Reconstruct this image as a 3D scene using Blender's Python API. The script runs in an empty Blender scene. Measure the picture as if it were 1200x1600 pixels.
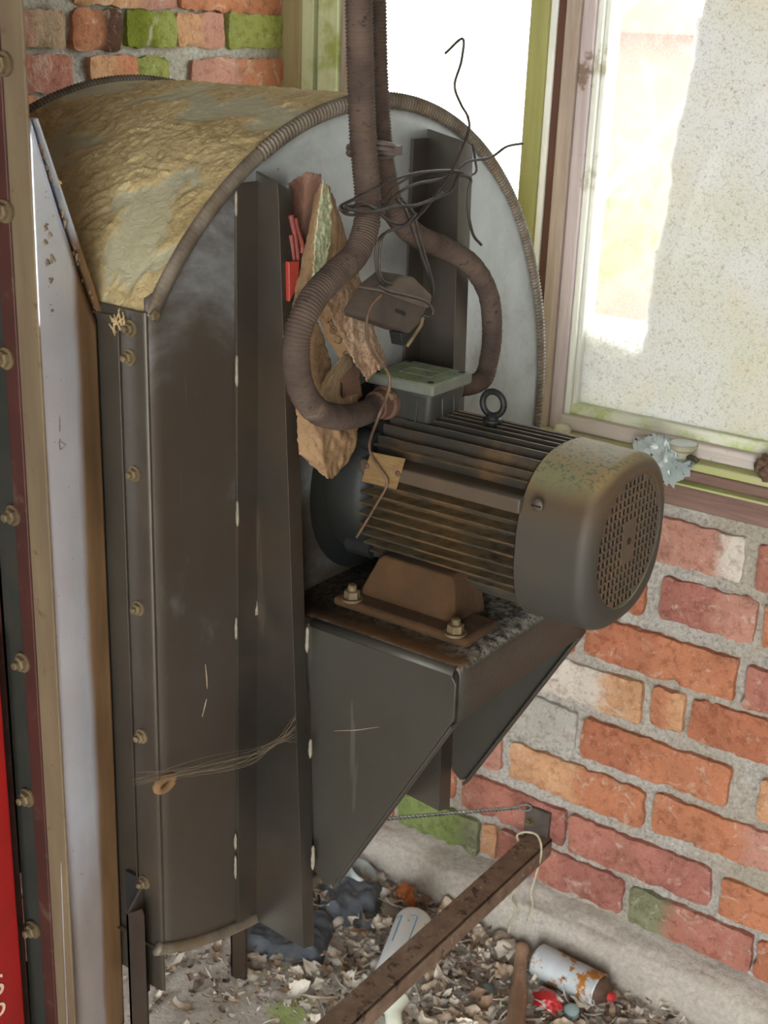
import bpy, bmesh, math, random
from mathutils import Vector, Matrix, noise
R = math.radians
rnd = random.Random(7)
S = bpy.context.scene
C = S.collection

# ------------------------------------------------------------------ camera
FPX = 2050.0
zc = -Vector((-212, 5574, 2050)).normalized()
xc = -Vector((-3080, -871, 2050)).normalized()
xc = (xc - zc*xc.dot(zc)).normalized()
yc = zc.cross(xc)
def cam2world(v): return Vector((xc.dot(v), yc.dot(v), zc.dot(v)))
CAM = -1.5*cam2world(Vector((0, 0, 1)))
right = cam2world(Vector((1, 0, 0))); up = cam2world(Vector((0, -1, 0))); back = cam2world(Vector((0, 0, -1)))
cd = bpy.data.cameras.new('camera'); cam = bpy.data.objects.new('camera', cd); C.objects.link(cam)
m = Matrix((right, up, back)).transposed().to_4x4(); m.translation = CAM
cam.matrix_world = m
cd.sensor_fit = 'VERTICAL'; cd.sensor_height = 36.0; cd.lens = 36.0*FPX/1600.0
cd.clip_start = 0.02
cd.dof.use_dof = True; cd.dof.focus_distance = 1.42; cd.dof.aperture_fstop = 11.0
S.camera = cam
S.view_settings.view_transform = 'Standard'; S.view_settings.look = 'None'
S.view_settings.gamma = 1.0; S.view_settings.use_curve_mapping = False
S.view_settings.exposure = 0.75

# ------------------------------------------------------------------ sky and daylight
w = bpy.data.worlds.new('overcast_sky'); S.world = w; w.use_nodes = True
wn = w.node_tree.nodes; wl = w.node_tree.links
bgn = wn['Background']; bgn.inputs['Strength'].default_value = 7.0
tcw = wn.new('ShaderNodeTexCoord'); sepw = wn.new('ShaderNodeSeparateXYZ'); rw = wn.new('ShaderNodeValToRGB')
wl.new(tcw.outputs['Generated'], sepw.inputs[0]); wl.new(sepw.outputs['Z'], rw.inputs[0])
rw.color_ramp.elements[0].position = 0.0; rw.color_ramp.elements[0].color = (0.9, 0.93, 0.92, 1)
rw.color_ramp.elements[1].position = 0.8; rw.color_ramp.elements[1].color = (0.84, 0.93, 1.0, 1)
wl.new(rw.outputs[0], bgn.inputs['Color'])
def area(name, loc, target, sx, sy, power, color):
    ld = bpy.data.lights.new(name, 'AREA'); ld.shape = 'RECTANGLE'; ld.size = sx; ld.size_y = sy
    ld.energy = power; ld.color = color
    o = bpy.data.objects.new(name, ld); C.objects.link(o); o.location = loc
    o.rotation_euler = (Vector(target)-Vector(loc)).to_track_quat('-Z', 'Y').to_euler()
    return o
# daylight falling in through the open doorway and the other window of the shed
area('doorway_daylight', (1.55, -2.50, 0.30), (0.3, 0.5, -0.4), 1.1, 1.9, 34, (1.0, 0.96, 0.90))
for nm, cx, sx in (('window_portal', 0.65, 1.40), ('rear_window_portal', -0.29, 0.34)):
    o = area(nm, (cx, 0.60, 0.50), (cx, -1.0, 0.50), sx, 1.0, 1, (1, 1, 1)); o.data.cycles.is_portal = True

area('back_floor_fill', (-0.85, -0.85, -0.35), (-0.1, 0.3, -0.88), 0.6, 1.0, 30, (0.95, 0.98, 1.0))  # added fill lamp, brightens the floor under the fan

# ------------------------------------------------------------------ helpers
def ray(px, py): return cam2world(Vector((px-600, py-800, FPX)))
def at(px, py, ax, val):
    """point seen at photo position px,py on the plane x|y|z = val"""
    d = ray(px, py); i = 'xyz'.index(ax)
    return CAM + d*((val-CAM[i])/d[i])
def atp(px, py, p0, n):
    d = ray(px, py); return CAM + d*((Vector(p0)-CAM).dot(n)/d.dot(n))
def N(x, y=0, z=0): return noise.noise(Vector((x, y, z)))

class MB:
    def __init__(s): s.bm = bmesh.new()
    def box(s, a, b, mi=0):
        x0, y0, z0 = a; x1, y1, z1 = b
        if x0 > x1: x0, x1 = x1, x0
        if y0 > y1: y0, y1 = y1, y0
        if z0 > z1: z0, z1 = z1, z0
        v = [s.bm.verts.new(p) for p in ((x0,y0,z0),(x1,y0,z0),(x1,y1,z0),(x0,y1,z0),(x0,y0,z1),(x1,y0,z1),(x1,y1,z1),(x0,y1,z1))]
        for f in ((3,2,1,0),(4,5,6,7),(0,1,5,4),(1,2,6,5),(2,3,7,6),(3,0,4,7)):
            s.bm.faces.new([v[i] for i in f]).material_index = mi
        return v
    def prism(s, prof, d, mi=0):
        """closed polygon prof (list of Vector) extruded by the vector d"""
        d = Vector(d); a = [s.bm.verts.new(p) for p in prof]; b = [s.bm.verts.new(Vector(p)+d) for p in prof]
        n = len(prof)
        s.bm.faces.new(a[::-1]).material_index = mi; s.bm.faces.new(b).material_index = mi
        for i in range(n): s.bm.faces.new((a[i], a[(i+1) % n], b[(i+1) % n], b[i])).material_index = mi
    def tube(s, pts, r, seg=10, cap=True, mi=0):
        """r: number or list"""
        pts = [Vector(p) for p in pts]; n = len(pts); rs = r if isinstance(r, (list, tuple)) else [r]*n
        t0 = (pts[1]-pts[0]).normalized(); u = t0.orthogonal().normalized(); rings = []
        for i in range(n):
            t = (pts[min(i+1, n-1)]-pts[max(i-1, 0)]).normalized()
            u = (u - t*u.dot(t)).normalized(); v = t.cross(u)
            rings.append([s.bm.verts.new(pts[i]+(u*math.cos(6.28319*k/seg)+v*math.sin(6.28319*k/seg))*rs[i]) for k in range(seg)])
        for i in range(n-1):
            for k in range(seg):
                s.bm.faces.new((rings[i][k], rings[i][(k+1) % seg], rings[i+1][(k+1) % seg], rings[i+1][k])).material_index = mi
        if cap: s.bm.faces.new(rings[0][::-1]); s.bm.faces.new(rings[-1])
    def cyl(s, a, b, r, seg=16, r2=None, mi=0): s.tube([a, b], [r, r if r2 is None else r2], seg, True, mi)
    def lathe(s, o, ax, prof, seg=24, cap=True):
        o = Vector(o); ax = Vector(ax).normalized()
        pts = [o+ax*h for h, r in prof]
        u = ax.orthogonal().normalized(); v = ax.cross(u); rings = []
        for (h, r) in prof:
            rings.append([s.bm.verts.new(o+ax*h+(u*math.cos(6.28319*k/seg)+v*math.sin(6.28319*k/seg))*max(r, 1e-5)) for k in range(seg)])
        for i in range(len(prof)-1):
            for k in range(seg):
                s.bm.faces.new((rings[i][k], rings[i][(k+1) % seg], rings[i+1][(k+1) % seg], rings[i+1][k]))
        if cap: s.bm.faces.new(rings[0][::-1]); s.bm.faces.new(rings[-1])
    def grid(s, fn, nu, nv, mi=0):
        g = [[s.bm.verts.new(fn(i/nu, j/nv)) for j in range(nv+1)] for i in range(nu+1)]
        for i in range(nu):
            for j in range(nv):
                s.bm.faces.new((g[i][j], g[i+1][j], g[i+1][j+1], g[i][j+1])).material_index = mi
        return g
    def hexbolt(s, o, ax, r=0.007, h=0.006, stud=0.006, washer=True):
        o = Vector(o); ax = Vector(ax).normalized()
        if washer: s.cyl(o-ax*0.001, o+ax*0.0016, r*1.35, 18)
        s.tube([o+ax*0.001, o+ax*(h), o+ax*(h+0.001)], [r, r, r*0.8], 6)
        if stud: s.tube([o+ax*h, o+ax*(h+stud), o+ax*(h+stud+0.001)], [r*0.55, r*0.55, r*0.4], 12)
def obj(name, b, mat, parent=None, smooth=False, bevel=0, solid=0, subsurf=0, angle=35):
    bm = b.bm if isinstance(b, MB) else b
    bmesh.ops.recalc_face_normals(bm, faces=bm.faces)
    me = bpy.data.meshes.new(name); bm.to_mesh(me); bm.free()
    o = bpy.data.objects.new(name, me); C.objects.link(o)
    for mm in (mat if isinstance(mat, (list, tuple)) else [mat]): me.materials.append(mm)
    if smooth:
        for p in me.polygons: p.use_smooth = True
        if smooth == 'auto': me.set_sharp_from_angle(angle=R(angle))
    if solid:
        md = o.modifiers.new('solid', 'SOLIDIFY'); md.thickness = solid; md.offset = 0
    if subsurf:
        md = o.modifiers.new('sub', 'SUBSURF'); md.levels = subsurf; md.render_levels = subsurf
    if bevel:
        md = o.modifiers.new('bevel', 'BEVEL'); md.width = bevel; md.segments = 3; md.limit_method = 'ANGLE'; md.angle_limit = R(40)
        for p in me.polygons: p.use_smooth = True
        me.set_sharp_from_angle(angle=R(60))
    if parent is not None:
        o.parent = parent
        q = parent; off = Vector((0, 0, 0))
        while q is not None: off += q.location; q = q.parent
        o.location = -off
    return o
def thing(name, label, cat, loc, group=None):
    o = bpy.data.objects.new(name, None); C.objects.link(o); o.location = loc; o.empty_display_size = 0.05
    o['label'] = label; o['category'] = cat
    if group: o['group'] = group
    return o
def tag(o, label, cat, group=None, kind=None):
    o['label'] = label; o['category'] = cat
    if group: o['group'] = group
    if kind: o['kind'] = kind
    # origin to the mesh centre so that it stands where the thing stands
    if o.type == 'MESH' and o.location.length == 0 and o.data.users == 1:
        vs = o.data.vertices
        if len(vs):
            lo = Vector([min(v.co[i] for v in vs) for i in range(3)]); hi = Vector([max(v.co[i] for v in vs) for i in range(3)])
            c = (lo+hi)/2; c.z = lo.z
            o.data.transform(Matrix.Translation(-c)); o.location = c
            for ch in o.children: ch.location -= c
    return o
def struct(name, b, mat, **k):
    o = obj(name, b, mat, **k)
    if k.get('parent') is None: o['kind'] = 'structure'
    return o
def spline(pts, n=8):
    """Catmull-Rom through the points"""
    P = [Vector(p) for p in pts]; P = [2*P[0]-P[1]] + P + [2*P[-1]-P[-2]]; out = []
    for i in range(1, len(P)-2):
        a, b, c, d = P[i-1:i+3]
        for k in range(n):
            t = k/n; out.append(0.5*((2*b)+(c-a)*t+(2*a-5*b+4*c-d)*t*t+(3*b-a-3*c+d)*t**3))
    out.append(P[-2]); return out
def resample(pts, step):
    out = [pts[0]]; acc = 0
    for a, b in zip(pts, pts[1:]):
        L = (b-a).length
        while acc+L >= step:
            t = (step-acc)/L; a = a+(b-a)*t; out.append(a); L = (b-a).length; acc = 0
        acc += L
    return out
def patch(ctrl, nu, nv, crumple=0.0, cs=40, seed=0):
    """smooth sheet through a control net of points; returns MB"""
    rows = [spline(r, max(1, nv//(len(r)-1))) for r in ctrl]
    n2 = len(rows[0]); cols = []
    for j in range(n2): cols.append(spline([r[j] for r in rows], max(1, nu//(len(ctrl)-1))))
    b = MB(); h = len(cols[0])
    g = []
    for j in range(n2):
        l = []
        for i in range(h):
            p = cols[j][i]
            if crumple:
                q = p*cs+Vector((seed*7.3, seed, 0))
                rd = 1-abs(noise.noise(q*0.8))*3
                p = p + Vector((1, -0.5, 0.2))*crumple*1.5*(max(-0.6, rd)-0.4+0.9*(abs(noise.noise(q*2.1))*2-0.5))
                if i in (0, h-1) or j in (0, n2-1): p = p + Vector((0, noise.noise(q*6), noise.noise(q*6+Vector((5, 5, 5)))))*0.0025
            l.append(b.bm.verts.new(p))
        g.append(l)
    for j in range(n2-1):
        for i in range(h-1): b.bm.faces.new((g[j][i], g[j+1][i], g[j+1][i+1], g[j][i+1]))
    return b

# ------------------------------------------------------------------ materials
def srgb(h):
    h = h.lstrip('#'); c = [int(h[i:i+2], 16)/255 for i in (0, 2, 4)]
    return tuple(((x/12.92) if x < 0.04045 else ((x+0.055)/1.055)**2.4) for x in c)+(1,)
class Mat:
    def __init__(s, name, rough=0.7, metal=0.0, spec=0.5):
        s.m = bpy.data.materials.new(name); s.m.use_nodes = True
        s.n = s.m.node_tree.nodes; s.l = s.m.node_tree.links; s.b = s.n['Principled BSDF']
        s.b.inputs['Roughness'].default_value = rough; s.b.inputs['Metallic'].default_value = metal
        s.b.inputs['Specular IOR Level'].default_value = spec
        s.tc = s.n.new('ShaderNodeTexCoord'); s.h = None; s.col = None
        s.geo = s.n.new('ShaderNodeNewGeometry'); s.vec = s.geo.outputs['Position']
    def scaled(s, sc):
        mp = s.n.new('ShaderNodeMapping'); mp.inputs['Scale'].default_value = sc; s.l.new(s.vec, mp.inputs[0]); return mp.outputs[0]
    def noise(s, scale, detail=6, rough=0.6, stretch=None, dist=0.0):
        t = s.n.new('ShaderNodeTexNoise'); t.inputs['Scale'].default_value = scale; t.inputs['Detail'].default_value = detail
        t.inputs['Roughness'].default_value = rough; t.inputs['Distortion'].default_value = dist
        s.l.new(s.scaled(stretch) if stretch else s.vec, t.inputs['Vector']); return t.outputs['Fac']
    def vor(s, scale, feature='F1', stretch=None):
        t = s.n.new('ShaderNodeTexVoronoi'); t.feature = feature; t.inputs['Scale'].default_value = scale
        s.l.new(s.scaled(stretch) if stretch else s.vec, t.inputs['Vector']); return t.outputs['Distance']
    def ramp(s, fac, stops):
        r = s.n.new('ShaderNodeValToRGB'); e = r.color_ramp.elements
        e[0].position, e[0].color = stops[0][0], stops[0][1]; e[1].position, e[1].color = stops[-1][0], stops[-1][1]
        for p, c in stops[1:-1]: x = e.new(p); x.color = c
        s.l.new(fac, r.inputs[0]); return r.outputs[0]
    def mask(s, fac, lo, hi):
        r = s.n.new('ShaderNodeMapRange'); r.inputs[1].default_value = lo; r.inputs[2].default_value = hi; r.interpolation_type = 'SMOOTHSTEP'
        s.l.new(fac, r.inputs[0]); return r.outputs[0]
    def mul(s, a, b):
        r = s.n.new('ShaderNodeMath'); r.operation = 'MULTIPLY'
        for i, x in enumerate((a, b)):
            if isinstance(x, (int, float)): r.inputs[i].default_value = x
            else: s.l.new(x, r.inputs[i])
        return r.outputs[0]
    def math(s, op, a, b=0.0):
        r = s.n.new('ShaderNodeMath'); r.operation = op
        for i, x in enumerate((a, b)):
            if isinstance(x, (int, float)): r.inputs[i].default_value = x
            else: s.l.new(x, r.inputs[i])
        return r.outputs[0]
    def mix(s, fac, a, b, mode='MIX'):
        r = s.n.new('ShaderNodeMix'); r.data_type = 'RGBA'; r.blend_type = mode
        for k, x in ((0, fac), (6, a), (7, b)):
            if isinstance(x, (int, float)): r.inputs[k].default_value = x
            elif isinstance(x, tuple): r.inputs[k].default_value = x
            else: s.l.new(x, r.inputs[k])
        return r.outputs[2]
    def color(s, c):
        if isinstance(c, tuple): s.b.inputs['Base Color'].default_value = c
        else: s.l.new(c, s.b.inputs['Base Color'])
        s.col = c; return s
    def up(s):
        sp = s.n.new('ShaderNodeSeparateXYZ'); s.l.new(s.geo.outputs['Normal'], sp.inputs[0]); return sp.outputs['Z']
    def axis(s, k):
        sp = s.n.new('ShaderNodeSeparateXYZ'); s.l.new(s.vec, sp.inputs[0]); return sp.outputs[k]
    def attr(s, name):
        a = s.n.new('ShaderNodeAttribute'); a.attribute_name = name; return a.outputs['Color']
    def bump(s, fac, strength=0.3, dist=0.002):
        bn = s.n.new('ShaderNodeBump'); bn.inputs['Strength'].default_value = strength; bn.inputs['Distance'].default_value = dist
        s.l.new(fac, bn.inputs['Height'])
        if s.h: s.l.new(s.h, bn.inputs['Normal'])
        s.h = bn.outputs[0]; s.l.new(s.h, s.b.inputs['Normal']); return s
    def set(s, sock, v):
        if isinstance(v, (int, float, tuple)): s.b.inputs[sock].default_value = v
        else: s.l.new(v, s.b.inputs[sock])
        return s
def simple(name, c1, c2, scale=20, rough=0.7, metal=0, bump=0.2, bdist=0.001, spots=None, stretch=None, spec=0.5, dust=None):
    a = Mat(name, rough, metal, spec)
    c = a.ramp(a.noise(scale, stretch=stretch), [(0.35, srgb(c1)), (0.65, srgb(c2))])
    if spots:
        for (sc, lo, hi, colr) in spots: c = a.mix(a.mask(a.noise(sc, 5, 0.65), lo, hi), c, srgb(colr))
    if dust:
        dc, amt = dust
        dm = a.mul(a.mask(a.up(), 0.25, 0.9), amt)
        dm = a.mul(dm, a.mask(a.noise(60, 6), 0.25, 0.6))
        c = a.mix(dm, c, srgb(dc)); a.set('Metallic', a.mul(a.math('SUBTRACT', 1.0, dm), metal))
    a.color(c)
    if bump: a.bump(a.noise(scale*6, 6), bump, bdist)
    return a.m

def galvanised(name, base1, base2, rust='#5f4a30', metal=0.6, rough=0.42, rustlo=0.52, rusthi=0.7, bias=None):
    a = Mat(name, rough, metal)
    c = a.ramp(a.noise(7, 8, 0.6), [(0.3, srgb(base1)), (0.7, srgb(base2))])
    sp = a.mask(a.vor(140), 0.0, 0.9)
    c = a.mix(a.mul(sp, 0.18), c, srgb(base1))
    f = a.noise(4.2, 7, 0.62, dist=0.5)
    if bias: f = a.math('ADD', f, a.math('ADD', a.mul(a.axis('Y'), bias[0]), a.mul(a.axis('Z'), bias[1])))
    dm = a.mask(f, rustlo, rusthi)
    c = a.mix(a.mul(dm, 0.94), c, srgb(rust))
    scr = a.mask(a.noise(30, 3, 0.5, stretch=(1, 2, 0.12)), 0.69, 0.73)
    c = a.mix(a.mul(scr, 0.10), c, srgb('#9a948a'))
    spk = a.mask(a.noise(220, 2), 0.70, 0.78)
    c = a.mix(a.mul(spk, 0.6), c, srgb('#2e261c'))
    a.color(c)
    a.set('Metallic', a.mul(a.math('SUBTRACT', 1.0, a.mul(dm, 0.75)), metal))
    a.set('Roughness', a.math('ADD', a.mul(a.noise(25, 5), 0.25), rough-0.1))
    a.bump(a.noise(90, 4), 0.12, 0.001); a.bump(a.noise(5, 2), 0.3, 0.004)
    return a.m
M_face = galvanised('galvanised_sheet_face', '#b3babf', '#8f9192', rust='#35291a', metal=0.85, rough=0.42, rustlo=0.36, rusthi=0.62, bias=(-0.55, -0.45))
M_plate = galvanised('galvanised_flange', '#4d4840', '#3b352d', rust='#403223', metal=0.55)
M_rib = galvanised('galvanised_rib', '#524e48', '#3f3a34', rust='#3e3124', metal=0.75, rustlo=0.45, rusthi=0.66)
M_bracket = galvanised('grey_painted_bracket', '#3d3c36', '#312f28', rust='#443422', metal=0.2, rough=0.5, rustlo=0.5, rusthi=0.72)
def stain_and_shade(mat):
    # brown streaks on the fan side; housing shade and low fade painted in
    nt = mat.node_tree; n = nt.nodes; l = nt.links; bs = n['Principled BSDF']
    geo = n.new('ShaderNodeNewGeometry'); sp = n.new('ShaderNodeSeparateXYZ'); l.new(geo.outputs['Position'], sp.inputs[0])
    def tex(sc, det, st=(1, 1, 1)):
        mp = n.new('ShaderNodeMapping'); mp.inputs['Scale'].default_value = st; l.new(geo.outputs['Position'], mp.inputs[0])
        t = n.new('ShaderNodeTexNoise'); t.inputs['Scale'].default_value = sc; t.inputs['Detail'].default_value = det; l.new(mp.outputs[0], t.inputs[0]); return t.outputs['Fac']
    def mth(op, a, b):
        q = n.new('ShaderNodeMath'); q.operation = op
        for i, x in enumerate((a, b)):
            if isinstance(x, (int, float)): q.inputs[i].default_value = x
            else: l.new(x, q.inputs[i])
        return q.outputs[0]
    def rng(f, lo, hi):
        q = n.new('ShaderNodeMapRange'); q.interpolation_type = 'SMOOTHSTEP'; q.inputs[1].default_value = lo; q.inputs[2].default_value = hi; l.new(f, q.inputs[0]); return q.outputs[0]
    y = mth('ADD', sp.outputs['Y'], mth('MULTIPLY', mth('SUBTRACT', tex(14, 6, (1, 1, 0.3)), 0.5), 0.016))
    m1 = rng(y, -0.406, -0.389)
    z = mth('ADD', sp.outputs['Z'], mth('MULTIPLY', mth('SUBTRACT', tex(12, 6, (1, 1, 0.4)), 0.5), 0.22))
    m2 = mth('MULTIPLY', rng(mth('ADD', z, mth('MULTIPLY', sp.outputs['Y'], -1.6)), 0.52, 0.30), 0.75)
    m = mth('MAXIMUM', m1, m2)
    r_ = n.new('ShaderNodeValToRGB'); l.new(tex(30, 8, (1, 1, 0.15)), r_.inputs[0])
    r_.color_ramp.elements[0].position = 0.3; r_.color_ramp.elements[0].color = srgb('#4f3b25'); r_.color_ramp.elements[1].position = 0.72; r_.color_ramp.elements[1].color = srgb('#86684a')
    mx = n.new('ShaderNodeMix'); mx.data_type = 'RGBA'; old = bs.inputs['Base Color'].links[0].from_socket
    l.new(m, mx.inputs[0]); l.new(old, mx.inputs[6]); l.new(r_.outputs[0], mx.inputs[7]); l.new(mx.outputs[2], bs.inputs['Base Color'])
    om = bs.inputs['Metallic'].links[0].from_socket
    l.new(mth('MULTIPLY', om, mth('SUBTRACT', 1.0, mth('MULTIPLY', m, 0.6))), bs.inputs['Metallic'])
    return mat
M_duct = galvanised('duct_sheet', '#e6ecf8', '#d6deec', rust='#8f7a5a', metal=0.9, rough=0.45, rustlo=0.6, rusthi=0.8)

def dusty():
    a = Mat('dust_crust', 0.95, 0.0, 0.15)
    at_ = a.n.new('ShaderNodeAttribute'); at_.attribute_name = 'crust'
    sp = a.n.new('ShaderNodeSeparateColor'); a.l.new(at_.outputs['Color'], sp.inputs[0])
    n1 = a.noise(13, 10, 0.68, dist=0.6); n2 = a.noise(90, 8, 0.75)
    c = a.ramp(n1, [(0.3, srgb('#9d8b62')), (0.5, srgb('#bfac80')), (0.7, srgb('#c8b68c'))])
    c = a.mix(a.mul(a.mask(n2, 0.50, 0.68), 0.65), c, srgb('#8a764c'))
    c = a.mix(a.mul(a.mask(a.noise(140, 5), 0.58, 0.70), 0.6), c, srgb('#d0c09a'))
    sm = a.ramp(n1, [(0.35, srgb('#b3ac8a')), (0.65, srgb('#b8b59c'))])
    c = a.mix(a.mask(a.math('ADD', sp.outputs[0], a.mul(a.math('SUBTRACT', n2, 0.5), 0.8)), 0.30, 0.55), sm, c)
    a.color(c)
    a.bump(a.noise(70, 9, 0.75, dist=1.0), 0.8, 0.005); a.bump(a.mul(a.noise(260, 4), sp.outputs[0]), 0.8, 0.002)
    return a.m
M_dust = dusty()
M_trim = simple('edge_trim', '#776f63', '#5c5348', 40, 0.6, 0.25, 0.3, spots=[(18, 0.5, 0.65, '#6a5a42')])
M_hose = simple('fabric_conduit', '#3a2e27', '#54453b', 30, 0.85, 0, 0.5, 0.001, spots=[(120, 0.56, 0.68, '#2a211c'), (9, 0.58, 0.72, '#6f5f51')])
M_motor = simple('motor_body_grimy', '#2b2a26', '#3b342b', 18, 0.55, 0.25, 0.3, spots=[(9, 0.5, 0.66, '#59452c')], dust=('#8f7b58', 0.6))
M_pad = simple('motor_pad', '#463d33', '#524536', 25, 0.6, 0.2, 0.2)
M_core = simple('end_bell_dark', '#15181a', '#22231f', 20, 0.6, 0.3, 0.2)
def cowl():
    a = Mat('painted_cowl', 0.6, 0.1, 0.35)
    c = a.ramp(a.noise(11, 6), [(0.3, srgb('#383835')), (0.7, srgb('#403c34'))])
    c = a.mix(a.mask(a.axis('Z'), 0.06, 0.125), c, srgb('#524230'))
    tp = a.mask(a.up(), 0.45, 0.9)
    c = a.mix(a.mul(tp, 0.9), c, a.mix(a.mask(a.noise(9, 4), 0.4, 0.6), srgb('#8f7c58'), srgb('#7b7f62')))
    c = a.mix(a.mul(tp, a.mask(a.noise(240, 3), 0.5, 0.64)), c, srgb('#57604c'))
    a.color(c); a.bump(a.noise(180, 3), 0.35, 0.0008); return a.m
M_cowl = cowl()
M_rustblock = simple('rusty_casting', '#38260f', '#4a3219', 22, 0.95, 0, 0.6, 0.002, spots=[(12, 0.5, 0.7, '#3c2d1e')])
M_bolt = simple('dusty_bolt', '#75664c', '#574a36', 60, 0.7, 0.3, 0.4)
M_tbox = simple('terminal_box_casting', '#343431', '#2b2b28', 30, 0.6, 0.2, 0.4, 0.001)
def lid():
    a = Mat('terminal_box_lid', 0.75, 0.05)
    c = a.ramp(a.noise(40, 5), [(0.3, srgb('#63665e')), (0.7, srgb('#565951'))])
    g = a.mul(a.mask(a.up(), 0.5, 0.9), a.mask(a.noise(60, 7, 0.7), 0.40, 0.56))
    c = a.mix(g, c, srgb('#6f7c58')); a.color(c); a.bump(a.noise(200, 5), 0.6, 0.0015); return a.m
M_lid = lid()
M_rustpart = simple('rusty_gland', '#4a3025', '#5f4335', 50, 0.9, 0, 0.6, 0.001)
M_tag = simple('nameplate_brass', '#71593a', '#866d49', 80, 0.6, 0.3, 0.3, stretch=(1, 1, 6))
M_wire = simple('dark_wire', '#1d1917', '#3a302a', 60, 0.5, 0.1, 0)
M_wire_b = simple('brown_wire', '#4b3a2e', '#6a5340', 60, 0.6, 0.1, 0)
M_black = simple('dark_opening', '#0b0b0a', '#141311', 20, 0.9, 0, 0)
M_tape = simple('cable_tie', '#4a403d', '#5c504c', 50, 0.5, 0, 0.1)
def paper(name, a1, a2, spots='#5d4a30', sl=0.58, lines=False):
    a = Mat(name, 0.9, 0, 0.2)
    c = a.ramp(a.noise(14, 6), [(0.3, srgb(a1)), (0.7, srgb(a2))])
    c = a.mix(a.mul(a.mask(a.noise(330, 4), sl, sl+0.08), 0.6), c, srgb(spots))
    if lines:
        wv = a.n.new('ShaderNodeTexWave'); wv.inputs['Scale'].default_value = 120; wv.inputs['Distortion'].default_value = 3; a.l.new(a.vec, wv.inputs[0])
        c = a.mix(a.mul(a.mask(wv.outputs['Fac'], 0.75, 0.95), 0.35), c, srgb('#5a4a38'))
    a.color(c); a.bump(a.noise(60, 7, 0.65), 0.8, 0.003); a.set('Transmission Weight', 0.0)
    return a.m
M_paper = paper('brown_paper', '#7a6249', '#927658', sl=0.58)
M_paper_red = paper('stained_brown_paper', '#6c5044', '#7d6050', sl=0.62)
M_paper_spot = paper('spotted_paper', '#9d8975', '#8b7058', '#6d4a30', sl=0.5)
M_paper_lines = paper('printed_paper', '#8f7b60', '#a18b6d', sl=0.66, lines=True)
M_paper_moss = paper('mossy_paper_edge', '#a3aa86', '#c9c7b0', '#7f8762', sl=0.5)
M_red = simple('red_plastic', '#93352a', '#a34033', 30, 0.5, 0, 0.1)
M_ink = simple('printed_ink', '#2b241c', '#332b22', 30, 0.8, 0, 0)

def brickmat():
    a = Mat('old_brick', 0.92, 0, 0.2)
    c = a.attr('col')
    c = a.mix(a.mul(a.mask(a.noise(70, 9, 0.75), 0.48, 0.62), 0.45), c, srgb('#a88a7c'), 'MULTIPLY')
    c = a.mix(a.mul(a.mask(a.noise(20, 10, 0.75, dist=1.5), 0.54, 0.66), 0.55), c, srgb('#d3c5b4'))
    c = a.mix(a.mul(a.mask(a.noise(33, 9, 0.75, dist=0.8), 0.60, 0.68), 0.55), c, srgb('#704434'))
    c = a.mix(a.mul(a.mask(a.noise(320, 2), 0.66, 0.74), 0.7), c, srgb('#5a3524'))
    c = a.mix(a.mul(a.mask(a.noise(260, 3, stretch=(1, 1, 1.7)), 0.66, 0.72), 0.6), c, srgb('#e5d3bd'))
    a.color(c); a.bump(a.noise(170, 8, 0.75), 0.9, 0.003); a.bump(a.noise(38, 7, 0.65), 0.8, 0.007); return a.m
M_brick = brickmat()
def mortar():
    a = Mat('sandy_mortar', 0.95, 0, 0.15)
    c = a.ramp(a.noise(170, 6, 0.75), [(0.32, srgb('#85807a')), (0.47, srgb('#bdb8af')), (0.66, srgb('#dcd8d0'))])
    c = a.mix(a.mul(a.mask(a.noise(5, 4), 0.45, 0.65), 0.35), c, srgb('#a89877'))
    a.color(c); a.bump(a.noise(150, 8, 0.75), 1.0, 0.006); return a.m
M_mortar = mortar()
def concrete(name, a1, a2, moss=0.0):
    a = Mat(name, 0.95, 0, 0.2)
    c = a.ramp(a.noise(120, 7, 0.75), [(0.3, srgb(a1)), (0.7, srgb(a2))])
    c = a.mix(a.mul(a.mask(a.noise(6, 6), 0.5, 0.7), 0.4), c, srgb('#8c8172'))
    if moss:
        mp = a.n.new('ShaderNodeVectorMath'); mp.operation = 'DISTANCE'; a.l.new(a.vec, mp.inputs[0]); mp.inputs[1].default_value = (-0.205, 0.098, -0.885)
        c = a.mix(a.mask(a.math('ADD', mp.outputs['Value'], a.mul(a.noise(60, 5), 0.03)), 0.062, 0.035), c, srgb('#aebf7e'))
        c = a.mix(a.mul(a.mask(a.noise(8, 7, 0.7), 0.58, 0.66), moss), c, srgb('#a5b972'))
    a.color(c); a.bump(a.noise(100, 8, 0.7), 0.8, 0.004); return a.m
M_plinth = concrete('concrete_plinth', '#9b958b', '#c6c0b6')
M_floor = concrete('gritty_floor', '#bdb6aa', '#e0dcd4', moss=0.7)
def wood(name, a1, a2, moss=None, stretch=(14, 14, 1.0), ml=0.5, mh=0.66):
    a = Mat(name, 0.85, 0, 0.3)
    c = a.ramp(a.noise(7, 7, 0.65, stretch=stretch, dist=0.6), [(0.3, srgb(a1)), (0.7, srgb(a2))])
    if moss: c = a.mix(a.mask(a.noise(9, 6, 0.65), ml, mh), c, srgb(moss))
    a.color(c); a.bump(a.noise(14, 7, 0.6, stretch=stretch), 0.5, 0.002); return a.m
M_wgreen = wood('mossy_painted_wood', '#8c8d58', '#9d9c66', '#7b7d48', ml=0.55, mh=0.75)
M_wpale = wood('pale_green_wood', '#b4bb92', '#c2c8a2', '#8f9a52', ml=0.5, mh=0.66)
M_wolive = wood('weathered_olive_wood', '#8a7d58', '#a39670', '#7f8348')
M_wbrown = wood('weathered_brown_wood', '#8f8076', '#ab9c90')
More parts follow.
